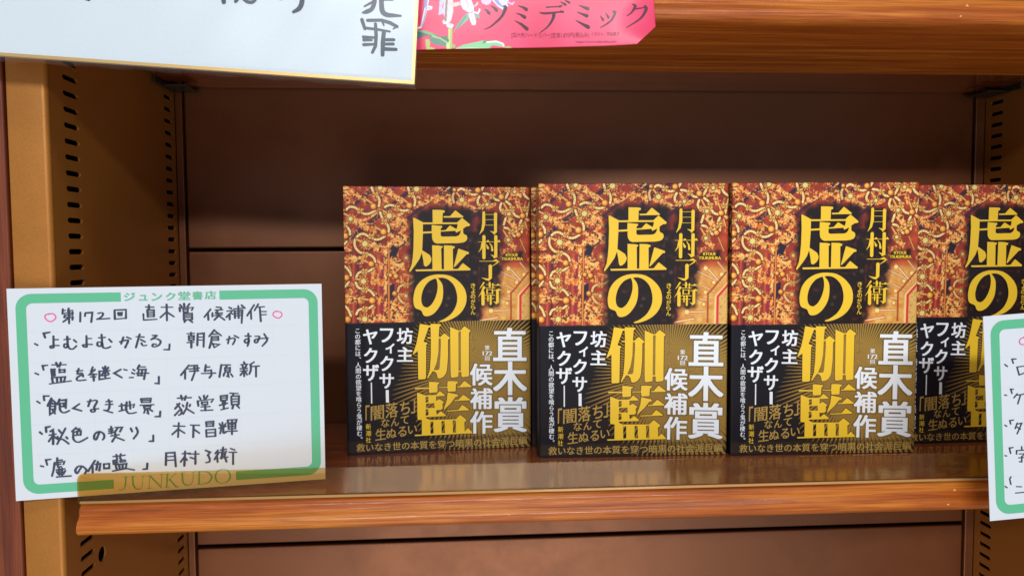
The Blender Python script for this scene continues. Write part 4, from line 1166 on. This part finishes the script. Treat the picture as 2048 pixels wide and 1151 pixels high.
# ================================================================== SIGNATURE BOARD (upper left)
YS = 0.4180
sBR = at(828, 168, YS); rot = math.radians(-3.5)
ex = Vector((math.cos(rot), 0, math.sin(rot))); SW, SHh, ST = 0.242, 0.273, 0.0046
sBL = sBR - ex * SW
SM = frame_from(sBL, sBR, sBL + Vector((-math.sin(rot), 0, math.cos(rot))))
sign = thing('signature_board', 'large white signature board with gold rim and brush writing hanging over the upper left', 'signature board', SM)
boxo('board_core', 0.0003, SW - 0.0003, 0.0004, ST, 0.0003, SHh - 0.0003, MT['boardback'], sign)
boxo('writing_paper', 0.0016, SW - 0.0016, 0.0, 0.0003, 0.0016, SHh - 0.0016, MT['board'], sign)
bm = bmesh.new()
box(bm, -0.0002, SW + 0.0002, -0.0002, 0.0012, -0.0002, 0.00155); box(bm, -0.0002, SW + 0.0002, -0.0002, 0.0012, SHh - 0.00155, SHh + 0.0002)
box(bm, -0.0002, 0.00155, -0.0002, 0.0012, 0.00157, SHh - 0.00157); box(bm, SW - 0.00155, SW + 0.0002, -0.0002, 0.0012, 0.00157, SHh - 0.00157)
bm_obj('gold_rim', bm, MT['gold'], sign)
bm = bmesh.new()                                            # crumpled clear sleeve, open fold below the board
nx, nz2 = 60, 60
def slv(i, j):
    x = -0.0009 + (SW + 0.0018) * i / nx; z = -0.0016 + (SHh + 0.004) * j / nz2
    w = 0.0005 * (math.sin(x * 61 + z * 40) * math.sin(z * 37 - x * 23 + 1) + 0.6 * math.sin(x * 140 - z * 90))
    return (x, -0.0022 + 0.7 * w, z)
vs = [[bm.verts.new(slv(i, j)) for j in range(nz2 + 1)] for i in range(nx + 1)]
for i in range(nx):
    for j in range(nz2):
        bm.faces.new((vs[i][j], vs[i + 1][j], vs[i + 1][j + 1], vs[i][j + 1]))
rowb = [bm.verts.new((vs[i][0].co.x, ST + 0.001 + 0.0006 * math.sin(i * 1.7), -0.0018 + 0.0004 * math.sin(i * 0.9))) for i in range(nx + 1)]
for i in range(nx):
    bm.faces.new((vs[i][0], rowb[i], rowb[i + 1], vs[i + 1][0]))
bm_obj('clear_sleeve', bm, MT['film'], sign, smooth=True)
br = Print(base=0.0002)
PS = SW / 835 * 1.08
for s in ['~1622,-60,34 1625,20,36 1600,85,34 1550,112,34 1515,120,14', '1610,20,22 1530,62,14', '~1690,-60,38 1690,40,40 1700,110,42 1740,140,38 1800,146,30 1870,150,16', '1700,-4,22 1790,-4,22 1795,-50,24',
          '1508,186,30 1535,270,26', '1560,192,26 1690,190,26 1770,215,30 1835,250,26', '1830,250,18 1798,272,10', '1700,205,22 1712,240,12', '1530,262,22 1640,274,22 1768,296,16',
          '1634,225,26 1640,330,30 1634,430,28 1605,490,24', '1520,346,24 1618,352,20', '1525,374,26 1600,376,16', '1524,418,26 1620,414,20', '1712,300,34 1702,400,36 1700,512,32', '1718,372,26 1806,372,24', '1718,412,24 1800,412,24', '1718,458,30 1826,462,26',
          '215,-40,36 222,22,36', '360,-20,30 332,16,28', '~400,-10,22 440,18,28 490,22,28 525,-10,20', '~946,-50,36 950,20,40 925,80,38 870,114,24', '740,-10,20 760,-4,14']:
    strokes(br, SM, s, 400, 0, 4.655, 1, 1, PS * 1.0)
strokes(br, SM, '163,-6,6 178,0,5', 0, 0, 1, 1, 1, PS)
br.build('brush_writing', MT['brush'], sign)

# ================================================================== PINK POSTER
YP = 0.4310
a = at(832, 100, YP); b = at(1275, 91, YP); c = a + Vector((0.0, 0, 0.1))
PMx = frame_from(a, b, c)
PWd = on(PMx, 1309, 50)[0]; PHt = 0.088
poster = thing('poster', 'bright pink poster with flowers and dark lettering, its lower right corner curled', 'poster', PMx)
cx1, cz1 = on(PMx, 1272, 91); cx2, cz2 = on(PMx, 1309, 56)


def paint_poster(X, Y):
    cv = Canvas(X, Y); n = fbm(X / 60, Y / 40, 3, 2)[..., None]
    cv.C[:] = np.array((226, 36, 86)) * (1 - n) + np.array((240, 74, 118)) * n
    G = lambda s: [(830 + p[0] / 7.877, p[1] / 7.877) for p in pp(s)]
    cv.poly(G('525,450 590,450 580,780 520,780'), (176, 204, 108)); cv.poly(G('530,460 552,460 548,780 528,780'), (214, 226, 140))
    cv.poly(G('585,540 640,440 740,300 820,215 860,250 830,320 740,400 640,470 590,530'), (118, 188, 148), ); cv.poly(G('600,500 700,380 800,240 820,260 720,400 620,480'), (72, 152, 122))
    cv.poly(G('20,500 90,472 240,510 360,560 400,600 300,600 200,560 100,590 20,640'), (84, 118, 112)); cv.poly(G('40,490 130,480 260,520 380,590 250,560'), (128, 190, 130))
    cv.poly(G('230,590 360,590 480,640 520,700 500,740 400,720 300,700 250,660'), (92, 146, 122)); cv.poly(G('380,590 500,570 540,640 520,690'), (70, 130, 96))
    cv.line(G('270,575 400,610 530,690'), 2.0, (206, 226, 150)); cv.poly(G('160,620 220,620 240,680 230,740 300,760 320,790 180,790 170,700'), (186, 206, 110))
    cv.poly(G('640,770 760,710 900,680 1080,640 1300,650 1400,680 1410,740 1330,735 1240,715 1180,740 1200,775'), (140, 210, 150)); cv.poly(G('1080,650 1200,640 1160,670 1060,690'), (70, 140, 90))
    cv.line(G('1130,670 1280,655 1380,690 1400,730'), 3.2, (232, 246, 236)); cv.line(G('640,772 900,765 1150,765'), 1.6, (234, 244, 224)); cv.poly(G('1410,740 1480,728 1540,760 1430,765'), (176, 200, 110))
    cv.poly(G('490,690 520,690 560,790 500,790'), (214, 230, 150)); cv.poly(G('590,690 640,720 620,770 580,760'), (150, 190, 90))
    W1, W2, W3, W4 = (240, 242, 250), (198, 200, 238), (150, 152, 214), (226, 202, 196)
    cv.poly(G('150,-10 225,-10 205,90 275,105 270,150 190,170 150,330 110,440 60,462 22,440 90,410 120,260 150,130'), W1); cv.line(G('190,0 175,150 145,300 110,420'), 2.4, (120, 170, 214)); cv.poly(G('150,0 200,0 190,90 150,130'), W3); cv.poly(G('190,110 250,120 260,150 200,150'), W2)
    cv.poly(G('390,-10 470,-10 430,100 450,220 370,245 380,140'), W2); cv.poly(G('460,-10 600,-10 605,180 570,330 520,390 440,380 430,330 470,310 440,180'), (222, 214, 214)); cv.line(G('500,0 490,160 480,330'), 4.2, (146, 122, 122)); cv.line(G('560,150 540,320 470,375'), 3.4, (246, 250, 240))
    cv.poly(G('540,20 600,50 700,30 720,80 640,110 560,100'), W4); cv.poly(G('490,395 560,370 615,400 580,450 510,435'), W1); cv.disc(901, 50, 2.4, (176, 200, 236))
    cv.poly(G('715,-10 880,-10 930,120 920,180 850,205 760,150 720,80'), W1); cv.poly(G('780,0 860,0 890,110 840,150'), (222, 196, 206)); cv.line(G('830,0 870,90 860,130'), 1.4, (250, 252, 255)); cv.poly(G('870,90 940,90 985,30 1000,70 950,110'), W4)
    cv.poly(G('840,215 925,200 965,350 950,400 900,400 870,330'), W1); cv.line(G('880,230 905,310 915,370'), 2.6, W2); cv.line(G('925,195 990,215 1018,170 1015,150'), 3.4, W1)
    cv.poly(G('930,235 1010,230 1020,290 960,290'), (108, 178, 156))
    cv.poly(G('1030,-10 1210,-10 1190,60 1130,85 1060,60'), (224, 196, 240)); cv.poly(G('1200,-10 1480,-10 1450,60 1470,100 1400,165 1300,100'), W1); cv.poly(G('1230,-10 1300,-10 1380,90 1390,130 1300,80'), W3); cv.line(G('1340,0 1440,80'), 2.2, W2); cv.line(G('1400,0 1530,70 1555,40'), 3.0, W2)
    return cv.C


npx, npz = 380, 250
Xg, Zgp = np.meshgrid(np.linspace(0, PWd, npx), np.linspace(0, PHt, npz))
# cut corner: squeeze the lower right of the sheet along the slanted edge, and let it curl forward
kk = np.clip((Xg - cx1) / (PWd - cx1), 0, 1); zlow = cz1 * 0 + kk * cz2
Zp = zlow + (PHt - zlow) * (Zgp / PHt)
rp = np.hypot(Xg - PWd, Zp - 0.0)
Yp = -0.0050 * np.clip(1 - rp / 0.030, 0, 1) ** 1.8 - 0.0006 * np.sin(Xg / PWd * 9) * np.clip(1 - Zp / 0.05, 0, 1)
PXp, PYp = project(PMx, Xg, Zp)
pm = grid_mesh('poster_sheet', np.linspace(0, 1, npx), np.linspace(0, 1, npz), lambda a, b: a * 0, paint_poster(PXp, PYp))
pm.vertices.foreach_set('co', np.stack([Xg, Yp, Zp], -1).reshape(-1, 3).astype(np.float32).ravel()); pm.update()
ps = link('poster_sheet', pm, MT['poster'], poster)
md = ps.modifiers.new('thickness', 'SOLIDIFY'); md.thickness = 0.0003; md.offset = -1


class PosterPrint(Print):
    def _add(self, pts, faces):
        kx = len(self.v)
        for x, z in pts:
            r_ = math.hypot(x - PWd, z)
            y = -0.0050 * max(0, 1 - r_ / 0.030) ** 1.8 - 0.0006 * math.sin(x / PWd * 9) * max(0, 1 - z / 0.05)
            self.v.append((x, y - self.y, z))
        self.f += [tuple(kx + i for i in f) for f in faces]; self.y += self.step


mp_ = PosterPrint(base=0.0002)
PP = PWd / 477 * 1.15
for s in ['~1085,145,4 1130,170,24 1168,215,44 1172,236,6', '~1190,98,4 1240,120,26 1282,165,42 1286,192,6', '~1385,98,10 1425,118,52 1400,200,40 1360,270,32 1280,350,26 1180,430,16 1090,470,5',
          '1620,92,4 1700,115,26 1755,150,46', '1590,206,4 1670,235,26 1728,272,46', '1570,324,4 1680,385,34 1765,455,48']:
    strokes(mp_, PMx, s, 830, 0, 7.877, 1, 1, PP)
for s in ['1205,42,5 1290,38,5', '1285,38,12 1300,34,3', '1290,12,4 1318,28,11', '1315,2,4 1340,16,11', '~1168,74,5 1200,78,10 1250,74,8 1305,66,5', '1290,68,12 1308,74,3', '~1250,80,17 1244,110,14 1215,155,8 1170,190,3',
          '1396,32,3 1448,52,17', '1388,72,3 1442,94,17', '1378,120,3 1450,160,19', '~1520,95,3 1536,118,12', '~1552,78,3 1568,104,12', '~1598,70,12 1606,78,14 1580,125,9 1520,164,3', '~1708,28,4 1724,40,14 1700,78,8 1674,96,3', '1722,56,6 1785,46,6', '~1780,40,12 1786,60,16 1750,115,10 1670,166,3']:
    strokes(mp_, PMx, s, 680, 0, 2.921, 1, 1, PP)
mp_.build('title_lettering', MT['maroon'], poster)
sm = PosterPrint(base=0.0002)
puttext(sm, PMx, '[四六判ハードカバー]定価1,870円(税込み)', 1023, 65, 1178, 77)
puttext(sm, PMx, 'イラスト／丹地陽子', 1182, 65, 1238, 73, bold=0.0)
puttext(sm, PMx, 'https://www.kobunsha.com', 1152, 81.5, 1232, 87.5, bold=0.0)
sm.build('small_lettering', MT['maroon2'], poster)
